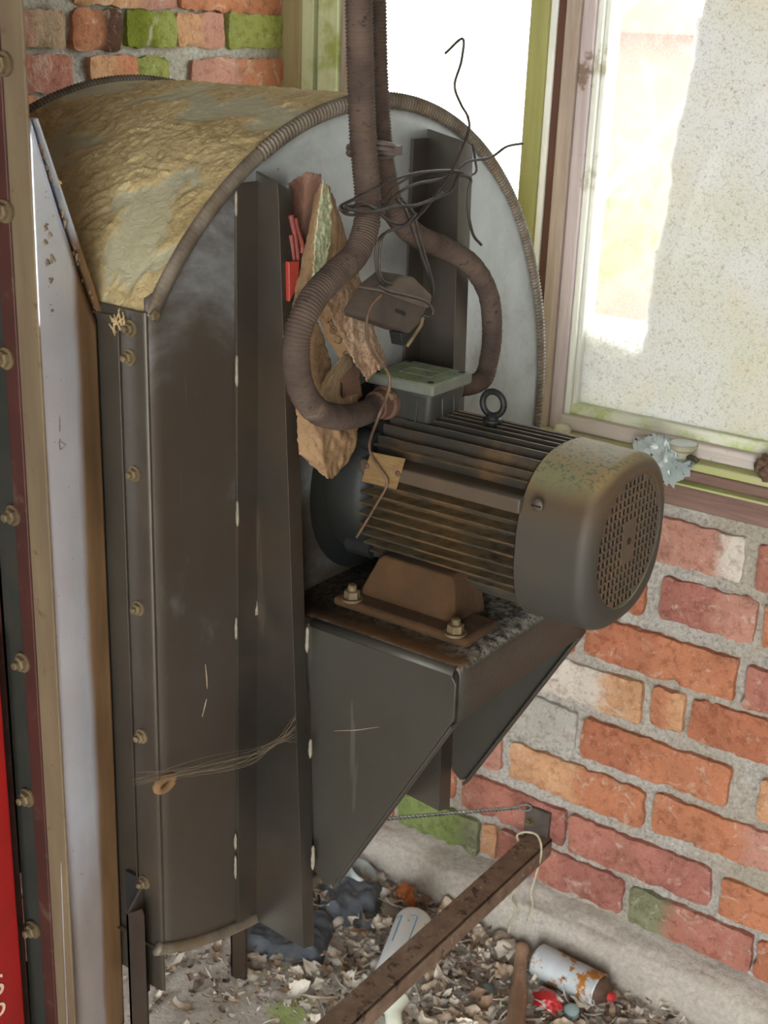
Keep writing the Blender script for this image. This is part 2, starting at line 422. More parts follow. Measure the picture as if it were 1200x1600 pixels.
M_wdark = wood('dark_wood', '#4a3128', '#5e4136')
M_wpurple = wood('peeling_frame_paint', '#a5989a', '#bdb2b2', '#7d6a5e', ml=0.62, mh=0.68)
M_wwhite = wood('white_sash_paint', '#cfd2cc', '#dedfd8', '#a9a593', ml=0.62, mh=0.7)
M_railg = wood('mossy_white_rail', '#d2d4c6', '#c0c2ac', '#a6b56a', stretch=(1, 14, 14), ml=0.48, mh=0.6)
M_raild = wood('flaking_white_rail', '#c5bdb8', '#aca19a', '#6d5f56', stretch=(1, 14, 14), ml=0.58, mh=0.62)
M_sill = wood('mossy_sill', '#b5ad8b', '#a89f80', '#a3aa70', stretch=(1, 14, 14), ml=0.42, mh=0.6)
M_sillf = wood('brown_sill_front', '#67504a', '#83695f', stretch=(1, 14, 14))
M_plaster = concrete('interior_plaster', '#6d5f52', '#7f6f60')

def glassmat():
    mt = bpy.data.materials.new('dirty_glass'); mt.use_nodes = True
    a = Mat('dirty_glass_tmp'); bpy.data.materials.remove(a.m)
    a = Mat('dirty_glass_pane', 0.2)
    n = a.n; l = a.l
    tr = n.new('ShaderNodeBsdfTransparent'); tr.inputs[0].default_value = (0.97, 0.98, 0.96, 1)
    tl = n.new('ShaderNodeBsdfTranslucent'); df = n.new('ShaderNodeBsdfDiffuse'); gl = n.new('ShaderNodeBsdfGlossy'); gl.inputs['Roughness'].default_value = 0.05
    # film of grime: heavy to the right of a slanting line
    x = a.axis('X'); z = a.axis('Z')
    edge = a.math('SUBTRACT', a.math('SUBTRACT', x, a.mul(z, 0.07)), 0.053)
    edge = a.math('ADD', edge, a.mul(a.math('SUBTRACT', a.noise(9, 3), 0.5), 0.04))
    film = a.mask(edge, -0.004, 0.006)
    low = a.mask(a.math('ADD', z, a.mul(a.noise(25, 4), 0.04)), 0.175, 0.11)
    film = a.math('MAXIMUM', film, a.mul(low, 0.9))
    rear = a.mask(x, -0.12, -0.19)    # the pane of the rear window is clearer
    film = a.mul(film, a.math('SUBTRACT', 1.0, rear))
    sm = a.math('ADD', a.mul(a.mask(a.noise(30, 6), 0.45, 0.75), 0.25), 0.12)
    cover = a.math('ADD', a.mul(film, 0.90), sm)
    spk = a.mask(a.noise(420, 3, 0.7), 0.52, 0.64)
    big = a.mask(a.noise(170, 4, 0.7), 0.56, 0.66)
    cover = a.math('MINIMUM', a.math('ADD', cover, a.mul(a.math('ADD', spk, big), 0.35)), 0.95)
    fc = a.mix(a.mul(a.math('ADD', spk, big), 0.42), a.ramp(a.noise(7, 6), [(0.3, srgb('#a6a4a4')), (0.7, srgb('#a09d92'))]), srgb('#6b6455'))
    fc = a.mix(a.mul(a.mask(a.noise(5, 4), 0.5, 0.68), 0.25), fc, srgb('#a5967c'))
    l.new(fc, tl.inputs[0]); l.new(fc, df.inputs[0])
    dirt = n.new('ShaderNodeMixShader'); dirt.inputs[0].default_value = 0.75; l.new(df.outputs[0], dirt.inputs[1]); l.new(tl.outputs[0], dirt.inputs[2])
    m1 = n.new('ShaderNodeMixShader'); l.new(cover, m1.inputs[0]); l.new(tr.outputs[0], m1.inputs[1]); l.new(dirt.outputs[0], m1.inputs[2])
    m2 = n.new('ShaderNodeMixShader'); m2.inputs[0].default_value = 0.04; l.new(m1.outputs[0], m2.inputs[1]); l.new(gl.outputs[0], m2.inputs[2])
    l.new(m2.outputs[0], n['Material Output'].inputs[0]); bpy.data.materials.remove(mt)
    return a.m
M_glass = glassmat()

# ------------------------------------------------------------------ the shed
FZ = -0.885; YW = 0.5; XB = -0.58; CZ = 1.30
b = MB()
def fl(u, v):
    x = -0.9+u*1.9; y = -1.0+v*1.55
    h = 0.004*N(x*9, y*9, 3)+0.002*N(x*40, y*40)
    return Vector((x, y, FZ+h))
b.grid(fl, 120, 100)
b.box((-0.9, -3.0, FZ-0.1), (2.6, -1.0, FZ)); b.box((1.0, -1.0, FZ-0.1), (2.6, 0.55, FZ)); b.box((-0.9, -1.0, FZ-0.1), (1.0, 0.55, FZ-0.02))
struct('floor', b, M_floor, smooth='auto')
b = MB(); b.box((-0.9, -3.0, CZ), (2.6, 0.8, CZ+0.08)); struct('ceiling', b, M_plaster)

def brick_wall(name, org, U, Nn, urange, vrange, bricks, mortar_step=0.008, holes=()):
    """plane: org + U*u + Z*v, normal Nn toward the room. bricks: (u0,u1,v0,v1,c1,c2,split)"""
    bm = bmesh.new(); lay = bm.verts.layers.float_color.new('col')
    org = Vector(org); U = Vector(U); Nn = Vector(Nn); Zv = Vector((0, 0, 1))
    nu = int((urange[1]-urange[0])/mortar_step); nv = int((vrange[1]-vrange[0])/mortar_step)
    g = []
    for i in range(nu+1):
        col = []
        for j in range(nv+1):
            u = urange[0]+(urange[1]-urange[0])*i/nu; v = vrange[0]+(vrange[1]-vrange[0])*j/nv
            d = 0.005*N(u*22, v*22, 1)+0.004*N(u*70, v*70, 5)+0.002*N(u*160, v*160, 9)-0.002
            vt = bm.verts.new(org+U*u+Zv*v+Nn*d); vt[lay] = (0.4, 0.35, 0.3, 1); col.append(vt)
        g.append(col)
    for i in range(nu):
        for j in range(nv): bm.faces.new((g[i][j], g[i+1][j], g[i+1][j+1], g[i][j+1])).material_index = 1
    for k, (u0, u1, v0, v1, c1, c2, sp) in enumerate(bricks):
        u0 = max(u0, urange[0]); u1 = min(u1, urange[1])
        if u1-u0 < 0.01: continue
        v1 = min(v1, vrange[1]); v0 = max(v0, vrange[0])
        if v1-v0 < 0.01: continue
        L = u1-u0; H = v1-v0; n1 = max(4, int(L/0.007)); n2 = max(4, int(H/0.007))
        tiltu = rnd.uniform(-0.02, 0.02); proud = rnd.uniform(0.007, 0.011)
        gg = []
        chip = [(rnd.uniform(u0, u1), rnd.choice((v0, v1)), rnd.uniform(0.006, 0.016)) for _ in range(5)]
        for i in range(-1, n1+2):
            col = []
            for j in range(-1, n2+2):
                a = min(max(i/n1, 0), 1); c = min(max(j/n2, 0), 1)
                u = u0+L*a; v = v0+H*c
                edge = i in (-1, n1+1) or j in (-1, n2+1)
                # rounded, ragged outline
                au = abs(2*a-1); av = abs(2*c-1)
                cu = (u0+u1)/2; cv = (v0+v1)/2
                rd = 0.006
                du = min(u-u0, u1-u); dv = min(v-v0, v1-v)
                if du < rd and dv < rd:
                    q = math.hypot(rd-du, rd-dv)
                    if q > rd:
                        f = (q-rd)/q
                        u += (rd-du)*f*(1 if u < cu else -1); v += (rd-dv)*f*(1 if v < cv else -1)
                wob = 0.0032
                if av > 0.7: v += wob*(N(u*55, k*3.1, v0)+0.6*N(u*150, k, 2))*(1 if c > 0.5 else -1)*1.3
                if au > 0.9: u += wob*1.2*N(v*60, k*2.7, u0)
                d = proud+tiltu*(u-cu)+0.0026*N(u*45, v*45, k)+0.0014*N(u*120, v*120, k)
                for (hu, hv, hr) in chip:
                    q = math.hypot(u-hu, (v-hv)*1.3)
                    if q < hr: d -= 0.006*(1-q/hr)
                if du < 0.002 or dv < 0.002: d -= 0.0016
                if edge: d = -0.006
                vt = bm.verts.new(org+U*u+Zv*v+Nn*d)
                t = 1/(1+math.exp(-((a-sp)*L*260+3.5*N(u*60, v*60, k)))) if c2 else 0
                cc = [c1[q]*(1-t)+(c2[q] if c2 else 0)*t for q in range(3)]
                f = 1+0.22*N(u*18, v*18, k*1.7)
                vt[lay] = (cc[0]*f, cc[1]*f, cc[2]*f, 1)
                col.append(vt)
            gg.append(col)
        for i in range(len(gg)-1):
            for j in range(len(gg[0])-1): bm.faces.new((gg[i][j], gg[i+1][j], gg[i+1][j+1], gg[i][j+1])).material_index = 0
    return struct(name, bm, [M_brick, M_mortar], smooth='auto', angle=50)
o_ = srgb('#bd7f60'); o2 = srgb('#b07257'); o3 = srgb('#ca9d78'); r_ = srgb('#b17869'); r2 = srgb('#a46d62'); pk = srgb('#bb8a7a'); gn = srgb('#84955a'); gy = srgb('#b3b0a8'); wh = srgb('#d3cbbf'); dk = srgb('#5b3f31'); gd = srgb('#83876a'); gp = srgb('#959b55')
RB = []
def rb(x0, x1, zm, c1, c2=None, sp=0.5, h=0.065): RB.append((x0, x1, zm-h/2, zm+h/2, c1, c2, sp))
rb(.128, .256, -.146, pk, wh, 0.75); rb(.275, .50, -.15, r_); rb(-.12, .115, -.146, o3)
rb(.143, .284, -.232, r2, pk, 0.6); rb(-.12, .118, -.238, o2); rb(.296, .52, -.232, o_)
rb(.033, .268, -.325, o2, o_, 0.5); rb(.284, .5, -.328, r_); rb(-.23, .015, -.33, o_)
rb(-.106, .134, -.410, wh, o3, 0.72); rb(.149, .20, -.405, o_, o3, 0.5); rb(.21, .40, -.405, o2, o3, 0.7); rb(-.36, -.125, -.415, o_)
rb(-.100, .032, -.493, gy); rb(.043, .280, -.496, o2, o_, 0.4); rb(.325, .52, -.495, o3); rb(-.35, -.118, -.498, r_)
rb(-.22, -.097, -.584, pk); rb(-.080, .157, -.584, o3, o_, 0.5); rb(.172, .405, -.578, o_, pk, 0.6); rb(-.46, -.235, -.584, o_)
rb(-.165, .028, -.672, r_, r2, 0.55); rb(.038, .275, -.672, r_, r2, 0.6); rb(.292, .52, -.676, o_); rb(-.39, -.18, -.668, o2)
rb(-.292, -.128, -.756, gn, gd, 0.8); rb(-.122, -.094, -.752, o3); rb(-.088, .138, -.752, r_, r2, 0.5); rb(.152, .350, -.755, gd, r_, 0.32); rb(.358, .56, -.757, o2); rb(-.52, -.305, -.756, o_)
# plain running bond further along the wall, out of the close view
for k, zm in enumerate((-.146, -.236, -.328, -.410, -.495, -.582, -.672, -.756)):
    x = 0.55+(0.11 if k % 2 else 0)
    while x < 2.3: rb(x, x+0.235, zm, rnd.choice([o_, o2, o3, r_, r2, pk])); x += 0.25
# window wall: brick below the sill
brick_wall('wall_right', (0, YW, 0), (1, 0, 0), (0, -1, 0), (XB-0.02, 2.4), (-0.81, -0.075), RB)
BB = []
def bb(y0, y1, zm, c1, c2=None, sp=0.5, h=0.047): BB.append((y0, y1, zm-h/2, zm+h/2, c1, c2, sp))
bb(.081, .267, .556, o3, pk, 0.6); bb(.276, .52, .556, o_)
bb(-.03, .064, .503, pk, srgb('#b59a80'), 0.4); bb(.078, .162, .503, o_, dk, 0.55, 0.05); bb(.174, .268, .507, srgb('#76802c'), gp, 0.6); bb(.268, .365, .507, o3, pk, 0.5); bb(.374, .52, .508, gp, None)
bb(-.06, .076, .449, o2, r_, 0.4); bb(.105, .192, .448, o3, o_, 0.5); bb(.190, .252, .448, gp, gp, 0.5); bb(.298, .52, .446, pk, o_, 0.5)
bb(-.11, .021, .398, o_); bb(.04, .25, .394, o2); bb(.265, .5, .392, o3)
k = 0; z = .34
while z > -.86:
    y = -1.1 - (0.1 if k % 2 else 0)
    while y < .5: bb(y, y+.195, z, rnd.choice([o_, o2, o3, r_, r2, pk])); y += .21
    z -= .055; k += 1
for z, s in ((.449, .0), (.503, .08), (.556, .02), (.398, -.05)):
    y = -0.12-s-0.2
    while y > -1.2: bb(y, y+.19, z, rnd.choice([o_, o2, o3, r_])); y -= .21
for k in range(12):
    z = .611+.055*k; y = -1.1-(0.1 if k % 2 else 0)
    while y < .5: bb(y, y+.195, z, rnd.choice([o_, o2, o3, r_, r2])); y += .21
brick_wall('wall_back', (XB, 0, 0), (0, 1, 0), (1, 0, 0), (-0.50, YW), (-0.88, 1.28), BB, mortar_step=0.01)
b = MB(); b.box((XB-0.12, -0.50, -0.88), (XB-0.012, 0.7, 1.28)); b.box((XB-0.12, -1.2, 0.6), (XB-0.0, -0.50, 1.28)); struct('wall_back_outer', b, M_mortar)  # back wall left open near the machine so added light reaches the floor
# the shed's other walls, behind the camera (doorway left open)
b = MB(); b.box((-0.9, -2.75, FZ), (0.95, -2.6, CZ)); b.box((2.15, -2.75, FZ), (2.6, -2.6, CZ)); b.box((0.95, -2.75, 1.25), (2.15, -2.6, CZ)); struct('wall_front', b, M_plaster)
b = MB(); b.box((2.4, -2.75, FZ), (2.5, 0.75, CZ)); struct('wall_near', b, M_plaster)
b = MB(); b.box((-0.9, -2.75, FZ), (-0.8, -1.2, CZ)); b.box((-0.8, -1.3, FZ), (XB-0.02, -1.2, CZ)); struct('wall_left', b, M_plaster)
# window wall above the lintel and right of the window, outer leaf below
b = MB(); b.box((XB-0.3, YW+0.0, 1.02), (2.4, YW+0.22, CZ)); b.box((1.37, YW+0.0, -0.075), (2.4, YW+0.22, 1.02)); struct('wall_right_upper', b, M_plaster)
b = MB(); b.box((XB-0.3, YW+0.02, -1.0), (2.4, YW+0.22, -0.08)); struct('wall_right_outer', b, M_mortar)
# concrete plinth
b = MB()
def pl(u, v):
    x = XB+u*3.0
    prof = [(YW+0.01, -0.788), (YW-0.02, -0.800), (YW-0.042, -0.812), (YW-0.05, -0.835), (YW-0.054, -0.90)]
    t = v*4; i = min(3, int(t)); f = t-i
    y = prof[i][0]*(1-f)+prof[i+1][0]*f; z = prof[i][1]*(1-f)+prof[i+1][1]*f
    return Vector((x, y+0.006*N(x*14, v*5)+0.003*N(x*60, v*20), z+0.006*N(x*17, v*4, 7)+0.002*N(x*70, v*22, 3)))
b.grid(pl, 400, 20); struct('baseboard_right', b, M_plinth, smooth=True)

# ---- window joinery (all standing in the window wall)
def vpost(name, x0, x1, y0, y1, mat, z0=-0.02, z1=1.03, bevel=0.002, parent=None):
    b = MB(); b.box((x0, y0, z0), (x1, y1, z1)); return struct(name, b, mat, bevel=bevel, parent=parent)
w1 = vpost('window_1', -.586, -.538, .497, .56, M_wolive)        # rear window, its timber lining
vpost('window_frame', -.538, -.515, .499, .56, M_wpale, parent=w1)
vpost('window_frame', -.515, -.505, .515, .56, M_wdark, parent=w1)
vpost('window_frame', -.505, -.467, .497, .56, M_wpale, parent=w1)
vpost('window_frame', -.467, -.446, .505, .56, M_wbrown, parent=w1)
vpost('window_frame', -.138, -.109, .494, .55, M_wgreen, parent=w1)
b = MB(); b.box((-.448, .50, -.02), (-.135, .56, .03)); struct('window_rail', b, M_railg, parent=w1, bevel=.002)
b = MB(); b.box((-.448, .50, .98), (-.135, .56, 1.03)); struct('window_rail', b, M_wpale, parent=w1, bevel=.002)
b = MB(); b.box((-.46, .528, .02), (-.12, .531, .99)); struct('window_pane', b, M_glass, parent=w1)
w2 = vpost('window_2', -.083, -.061, .492, .57, M_wbrown, z0=-.03)   # near window: post, frame, sash, pane
vpost('window_frame', -.109, -.099, .498, .56, M_wwhite, parent=w2)
vpost('window_frame', -.099, -.083, .501, .56, M_wdark, parent=w2)
vpost('window_frame', -.061, -.042, .498, .57, M_wpurple, z0=-.025, parent=w2)
vpost('window_sash', -.042, -.033, .504, .545, M_wwhite, z0=.0, parent=w2)
vpost('window_sash', -.033, -.026, .510, .545, M_wwhite, z0=.0, parent=w2)
vpost('window_frame', 1.33, 1.37, .49, .57, M_wbrown, z0=-.03, parent=w2)
b = MB(); b.box((-.040, .508, .002), (1.33, .545, .020)); struct('window_rail', b, M_railg, parent=w2, bevel=.003)
b = MB(); b.box((-.043, .495, -.018), (1.33, .540, .004)); struct('window_rail', b, M_raild, parent=w2, bevel=.003)
b = MB(); b.box((-.036, .50, .98), (1.33, .56, 1.03)); struct('window_rail', b, M_wwhite, parent=w2, bevel=.002)
b = MB(); b.box((-.03, .520, .012), (1.34, .523, .99)); struct('window_pane', b, M_glass, parent=w2)
b = MB(); b.box((-.59, .474, -.030), (1.4, .56, -.018)); struct('window_sill', b, M_sill, parent=w2, bevel=.003)
b = MB(); b.box((.0, .470, -.044), (1.4, .55, -.029)); struct('window_sill', b, M_sillf, parent=w2, bevel=.002)
b = MB(); b.box((-.59, .455, -.078), (1.4, .53, -.046)); struct('sill_board', b, [M_sillf], parent=w2, bevel=.003)
b = MB(); b.box((-.0, .454, -.047), (1.4, .50, -.0435)); struct('sill_ledge', b, M_sill, parent=w2, bevel=.001)

# ------------------------------------------------------------------ outdoors
b = MB(); b.box((-7, -6, -1.15), (9, 14, -1.05))
gm = simple('yard_ground', '#a8a48e', '#bdb89d', 2, 0.95, 0, 0.3)
o = struct('trim_1', b, gm)
o.name = 'ground_outside'
b = MB(); b.box((-2.72, 6.0, -1.05), (-2.25, 8.2, 0.55)); b.prism([Vector((-2.8, 5.9, 0.55)), Vector((-2.18, 5.9, 0.55)), Vector((-2.45, 5.9, 0.8))], (0, 2.4, 0))
o = obj('brick_building', b, simple('far_red_brick', '#8f5d53', '#80544a', 3, 0.9, 0, 0.2)); tag(o, 'reddish brick outbuilding blurred beyond the dirty window pane', 'building')
def bush(name, c, r, lab):
    b = MB(); bm = b.bm
    g = bmesh.ops.create_icosphere(bm, subdivisions=4, radius=1)
    for v in bm.verts:
        p = v.co.copy(); f = 1+0.35*N(*(p*2.2))+0.2*N(*(p*6)); v.co = Vector((c[0]+p.x*r[0]*f, c[1]+p.y*r[1]*f, c[2]+p.z*r[2]*f))
    o = obj(name, b, simple(name+'_leaves', '#707c4c', '#848e5c', 5, 0.9, 0, 0.6, 0.05), smooth=True); return tag(o, lab, 'bush')
bush('bush', (-2.12, 5.0, -0.30), (0.26, 0.3, 0.30), 'pale green bush seen through the grimy pane below the brick outbuilding')
b = MB(); b.cyl((-2.53, 3.9, -1.05), (-1.28, 3.9, 0.38), 0.02, 12)
o = obj('white_pole', b, simple('white_pipe', '#f2f2ee', '#ffffff', 3, 0.6)); tag(o, 'slanting white pole outdoors behind the dirty window pane', 'pole')

# ------------------------------------------------------------------ FAN
CY, CZ0 = -0.04, 0.065
def rscroll(deg):
    tab = [(-128, .552), (-110, .522), (-90, .492), (-75, .466), (-60, .442), (-45, .418), (-30, .400), (-15, .390), (0, .387), (160, .387)]
    for (a0, r0), (a1, r1) in zip(tab, tab[1:]):
        if a0 <= deg <= a1: return r0+(r1-r0)*(deg-a0)/(a1-a0)
    return .387
YL = -0.366
def sc(deg, x, dr=0):
    r = rscroll(deg)+dr; t = R(deg); return Vector((x, CY+r*math.cos(t), CZ0+r*math.sin(t)))
A0, A1 = -127.5, 146.5
DEP = 0.345
fan = thing('centrifugal_fan', 'large galvanised centrifugal fan housing with dust crusted drum, standing by the window', 'fan', (-0.17, 0.0, FZ))
# face sheet (x=0) with slight buckles
def face_sheet(x, name, mat):
    b = MB()
    ys = 44; cols = []
    for i in range(ys+1):
        y = YL+(0.347-YL)*i/ys
        # top / bottom of the outline at this y
        zt = zb = None
        for k in range(0, 2000):
            a = A0+(A1-A0)*k/2000; p = sc(a, 0)
            if abs(p.y-y) < 0.0022:
                zt = p.z if zt is None else max(zt, p.z); zb = p.z if zb is None else min(zb, p.z)
        if zt is None: zt, zb = CZ0, CZ0
        if zt-zb < 0.02 or (zt < 0 and y < 0): zt, zb = CZ0, CZ0
        cols.append((y, zb, zt))
    good = [q for q in cols if q[2]-q[1] > 0.05]
    if cols[0][2]-cols[0][1] < 0.05: cols[0] = (cols[0][0], good[0][1]+0.002, good[0][2]-0.004)
    if cols[1][2]-cols[1][1] < 0.05: cols[1] = (cols[1][0], good[0][1]+0.001, good[0][2]-0.002)
    def f(u, v):
        i = min(ys-1, int(u*ys)); t = u*ys-i; a, c = cols[i], cols[i+1]
        y = a[0]*(1-t)+c[0]*t; zb = a[1]*(1-t)+c[1]*t; zt = a[2]*(1-t)+c[2]*t
        z = zb+(zt-zb)*v
        return Vector((x+0.0018*N(y*6, z*6, x*9), y, z))
    b.grid(f, ys, 40)
    return obj(name, b, mat, fan, smooth=True, solid=0.002)
face_sheet(0.0, 'face_sheet', M_face); face_sheet(-DEP, 'rear_sheet', M_face)
# wrapper drum, crusted with dust where it faces up
b = MB()
crustv = []
def wr(u, v):
    a = A0+(A1-A0)*u; x = -DEP+DEP*v
    upf = max(0, min(1, math.sin(R(a))*1.6))
    q = Vector((x*1.6, a*0.0068*1.2, 0))
    big = noise.fractal(q*5.5+Vector((4, 2, 0)), 0.8, 2.1, 4)
    msk = min(1, max(0, (big+0.36)*3.2))
    rg = 1-abs(noise.noise(q*38+Vector((noise.noise(q*15), noise.noise(q*15+Vector((9, 9, 9))), 0))*1.6))*2
    crust = msk*(0.0016+0.0014*noise.fractal(q*30, 0.8, 2.1, 4)+0.0022*max(0, rg-0.2)+0.0010*noise.noise(q*170))
    ed = min(1, min(v, 1-v)*16)
    crustv.append((msk*upf, max(0, rg)))
    return sc(a, x, 0.0005+max(0, crust)*upf*ed)
b.grid(wr, 1000, 250)
lay = b.bm.verts.layers.float_color.new('crust'); b.bm.verts.ensure_lookup_table()
for i_, vt in enumerate(b.bm.verts): vt[lay] = (crustv[i_][0], crustv[i_][1], 0, 1)
obj('drum_wrapper', b, M_dust, fan, smooth=True)
# ribbed edge trim round both rims
def trim(x, name, par, a0=A0, a1=A1):
    b = MB(); n = 1500; seg = 8; rings = []
    for i in range(n+1):
        a = a0+(a1-a0)*i/n; rib = 0.0009*math.cos(i*math.pi/2)*(1.3 if -35 < a < 118 else 0.15)
        c = sc(a, x, -0.001); t = R(a); rad = Vector((0, math.cos(t), math.sin(t)))
        ring = []
        for k in range(seg):
            th = 6.28319*k/seg
            ring.append(b.bm.verts.new(c+rad*(math.cos(th)*(0.0075+rib))+Vector((1, 0, 0))*(math.sin(th)*(0.0055+rib))))
        rings.append(ring)
    for i in range(n):
        for k in range(seg): b.bm.faces.new((rings[i][k], rings[i][(k+1) % seg], rings[i+1][(k+1) % seg], rings[i+1][k]))
    b.bm.faces.new(rings[0][::-1]); b.bm.faces.new(rings[-1])
    o = obj(name, b, M_trim, par, smooth=True); o['label'] = 'ribbed dark edge trim'
trim(0.001, 'edge_trim', fan); trim(-DEP-0.001, 'edge_trim', fan)
# flange plate at the outlet, with raised ridge, bolts on it
b = MB()
prof = [(-0.062, YL), (-0.030, YL), (-0.027, YL-0.004), (0.0, YL-0.004), (0.003, YL-0.002), (0.003, YL+0.0), (-0.0, YL+0.0), (-0.062, YL+0.004)]
b.prism([Vector((x, y, -0.428)) for x, y in prof], (0, 0, 0.712))
obj('outlet_flange', b, M_plate, fan, bevel=0.0006)
b = MB(); b.box((-0.030, YL-0.0052, -0.30), (-0.0285, YL-0.0035, 0.275)); obj('flange_ridge', b, M_plate, fan, bevel=0.0004)
b = MB(); b.box((-DEP, YL-0.002, 0.270), (0.0, YL+0.02, 0.2755)); obj('flange_lip', b, M_plate, fan)
for (px, py) in ((205, 513), (203, 558), (211, 740), (217, 950), (222, 1150), (226, 1378)):
    p = at(px, py, 'y', YL-0.004); b = MB(); b.hexbolt(p, (0, -1, 0), 0.0055, 0.005, 0.004)
    obj('bolt', b, M_bolt, fan, smooth='auto')
b = MB(); p = at(238, 492, 'x', 0.008); b.hexbolt(p, (1, 0, 0), 0.005, 0.004, 0.0, False); obj('bolt', b, M_bolt, fan, smooth='auto')
# vertical Z ribs on the face
def rib(name, yr, z0, z1, topx, botx, lip, zt0, chop):
    b = MB(); t = 0.0025
    def X(z): return botx+(topx-botx)*(z-z0)/(z1-z0)
    n = 30
    # flat flange on the face
    b.box((0.0015, yr-0.030, z0+0.012), (0.0035, yr, z1-0.01))
    # web
    v = []
    for i in range(n+1):
        z = z0+(z1-z0)*i/n; dz = chop*(i/n)**12
        v.append((z, X(z)))
    A = [b.bm.verts.new((0.0, yr, z)) for z, x in v]; B = [b.bm.verts.new((x, yr, z-(0.008 if i == n else 0)+(-0.006 if i == 0 else 0))) for i, (z, x) in enumerate(v)]
    D = [b.bm.verts.new((x, yr+lip, z-(0.016 if i == n else 0)+(-0.014 if i == 0 else 0))) for i, (z, x) in enumerate(v)]
    for i in range(n):
        b.bm.faces.new((A[i], B[i], B[i+1], A[i+1])); b.bm.faces.new((B[i], D[i], D[i+1], B[i+1]))
    return obj(name, b, M_rib, fan, solid=t, bevel=0.0012)
rib('rib', -0.2235, -0.424, 0.393, 0.026, 0.071, 0.018, 0, 0)
rib('rib', 0.053, -0.392, 0.420, 0.042, 0.064, 0.024, 0, 0)
# weld spots of white sealant along the left seam and by the shelf
def blob(px, py, x, w, h, y=None):
    b = MB(); p = at(px, py, 'x', x)
    n = max(3, int(h/0.004)); pts = [p+Vector((0, 0.0006*N(i*1.3, px), h*(i/n-0.5))) for i in range(n+1)]
    b.tube(pts, [w*(0.6+0.5*abs(N(i*2.2, py)))*(0.5 if i in (0, n) else 1) for i in range(n+1)], 8)
    obj('weld', b, M_weld, fan, smooth=True)
M_weld = simple('weld_bead', '#756f62', '#8f887a', 80, 0.7, 0.2, 0.5)
for (px, py, hh) in ((369, 318, .022), (370, 580, .03), (371, 803, .026), (369, 982, .024), (368, 1315, .02), (368, 1355, .03)): blob(px, py, 0.004, 0.0022, hh)
for (px, py, hh) in ((480, 1000, .028), (485, 1170, .022), (489, 1340, .03)): blob(px, py, 0.072, 0.003, hh)
b = MB()
p = at(398, 945, 'y', -0.2245); b.tube([p+Vector((0, -0.002, 0.012)), p, p+Vector((0.003, -0.001, -0.01))], [0.003, 0.004, 0.0025], 8)
obj('weld', b, M_weld, fan, smooth=True)
# motor shelf with gusset plates
YS, YF, XF, ZS = -0.195, 0.082, 0.228, -0.0515
shelf = MB()
def roundslab():
    r = 0.010; pts = []
    # cross-section in XZ of the folded sheet: top plate, round nose, front lip
    pr = [(0.0, ZS)]
    for k in range(7):
        a = R(90-15*k); pr.append((XF-r+r*math.cos(a), ZS-r+r*math.sin(a)))
    pr.append((XF, ZS-0.058))
    return pr
pr = roundslab(); t = 0.003
for i in range(len(pr)-1):
    a, c = pr[i], pr[i+1]
    n = 12
    for k in range(n):
        y0 = YS+0.006+(YF-YS-0.012)*k/n; y1 = YS+0.006+(YF-YS-0.012)*(k+1)/n
        shelf.bm.faces.new([shelf.bm.verts.new(q) for q in ((a[0], y0, a[1]), (c[0], y0, c[1]), (c[0], y1, c[1]), (a[0], y1, a[1]))])
bmesh.ops.remove_doubles(shelf.bm, verts=shelf.bm.verts, dist=1e-5)
def shelfmat():
    a = Mat('dusty_motor_shelf', 0.45, 0.15)
    c = a.ramp(a.noise(9, 6), [(0.3, srgb('#3b3a34')), (0.7, srgb('#322f28'))])
    u = a.mask(a.up(), 0.3, 0.9)
    c = a.mix(a.mul(u, a.mask(a.noise(150, 6, 0.75), 0.42, 0.58)), c, srgb('#9a968b'))
    c = a.mix(a.mul(u, a.mask(a.math('ADD', a.axis('Y'), a.mul(a.noise(30, 5), 0.05)), -0.115, -0.155)), c, srgb('#4c351f'))
    a.color(c); a.bump(a.noise(160, 6), 0.6, 0.0012); return a.m
sh = obj('motor_shelf', shelf, shelfmat(), fan, smooth='auto', solid=t)
def gusset(name, y, inward, bz=-0.362):
    b = MB(); r = 0.008
    pts = [(0.03, ZS-0.004), (XF-r, ZS-0.004), (XF-0.003, ZS-0.010), (XF, ZS-0.014), (XF, ZS-0.052), (XF-0.004, ZS-0.06), (0.088, bz+0.006), (0.076, bz), (0.066, bz+0.008), (0.058, bz+0.02), (0.052, ZS-0.1)]
    b.prism([Vector((x, y, z)) for x, z in pts], (0, 0.003 if inward > 0 else -0.003, 0))
    # folded lip along the slanting edge and the back
    a = Vector((XF-0.004, y, ZS-0.06)); c = Vector((0.086, y, bz+0.004))
    w_ = 0.014*inward
    nrm = Vector((0.0022, 0, -0.0022))
    b.prism([a, c, c+Vector((0, w_, 0)), a+Vector((0, w_, 0))], nrm)
    return obj(name, b, M_bracket, fan, bevel=0.0012)
gusset('gusset_plate', YS, 1); gusset('gusset_plate', YF, -1)
b = MB()   # top fold between shelf and near gusset
n = 8
for k in range(n):
    a0, a1 = R(90*k/n), R(90*(k+1)/n); rr = 0.007
    q = lambda a: (YS+rr-rr*math.sin(a), ZS-rr+rr*math.cos(a))
    (ya, za), (yb, zb) = q(a0), q(a1)
    b.bm.faces.new([b.bm.verts.new(p) for p in ((0.05, ya, za), (XF-0.004, ya, za), (XF-0.004, yb, zb), (0.05, yb, zb))])
bmesh.ops.remove_doubles(b.bm, verts=b.bm.verts, dist=1e-5)
obj('shelf_fold', b, M_bracket, fan, smooth=True, solid=0.002)
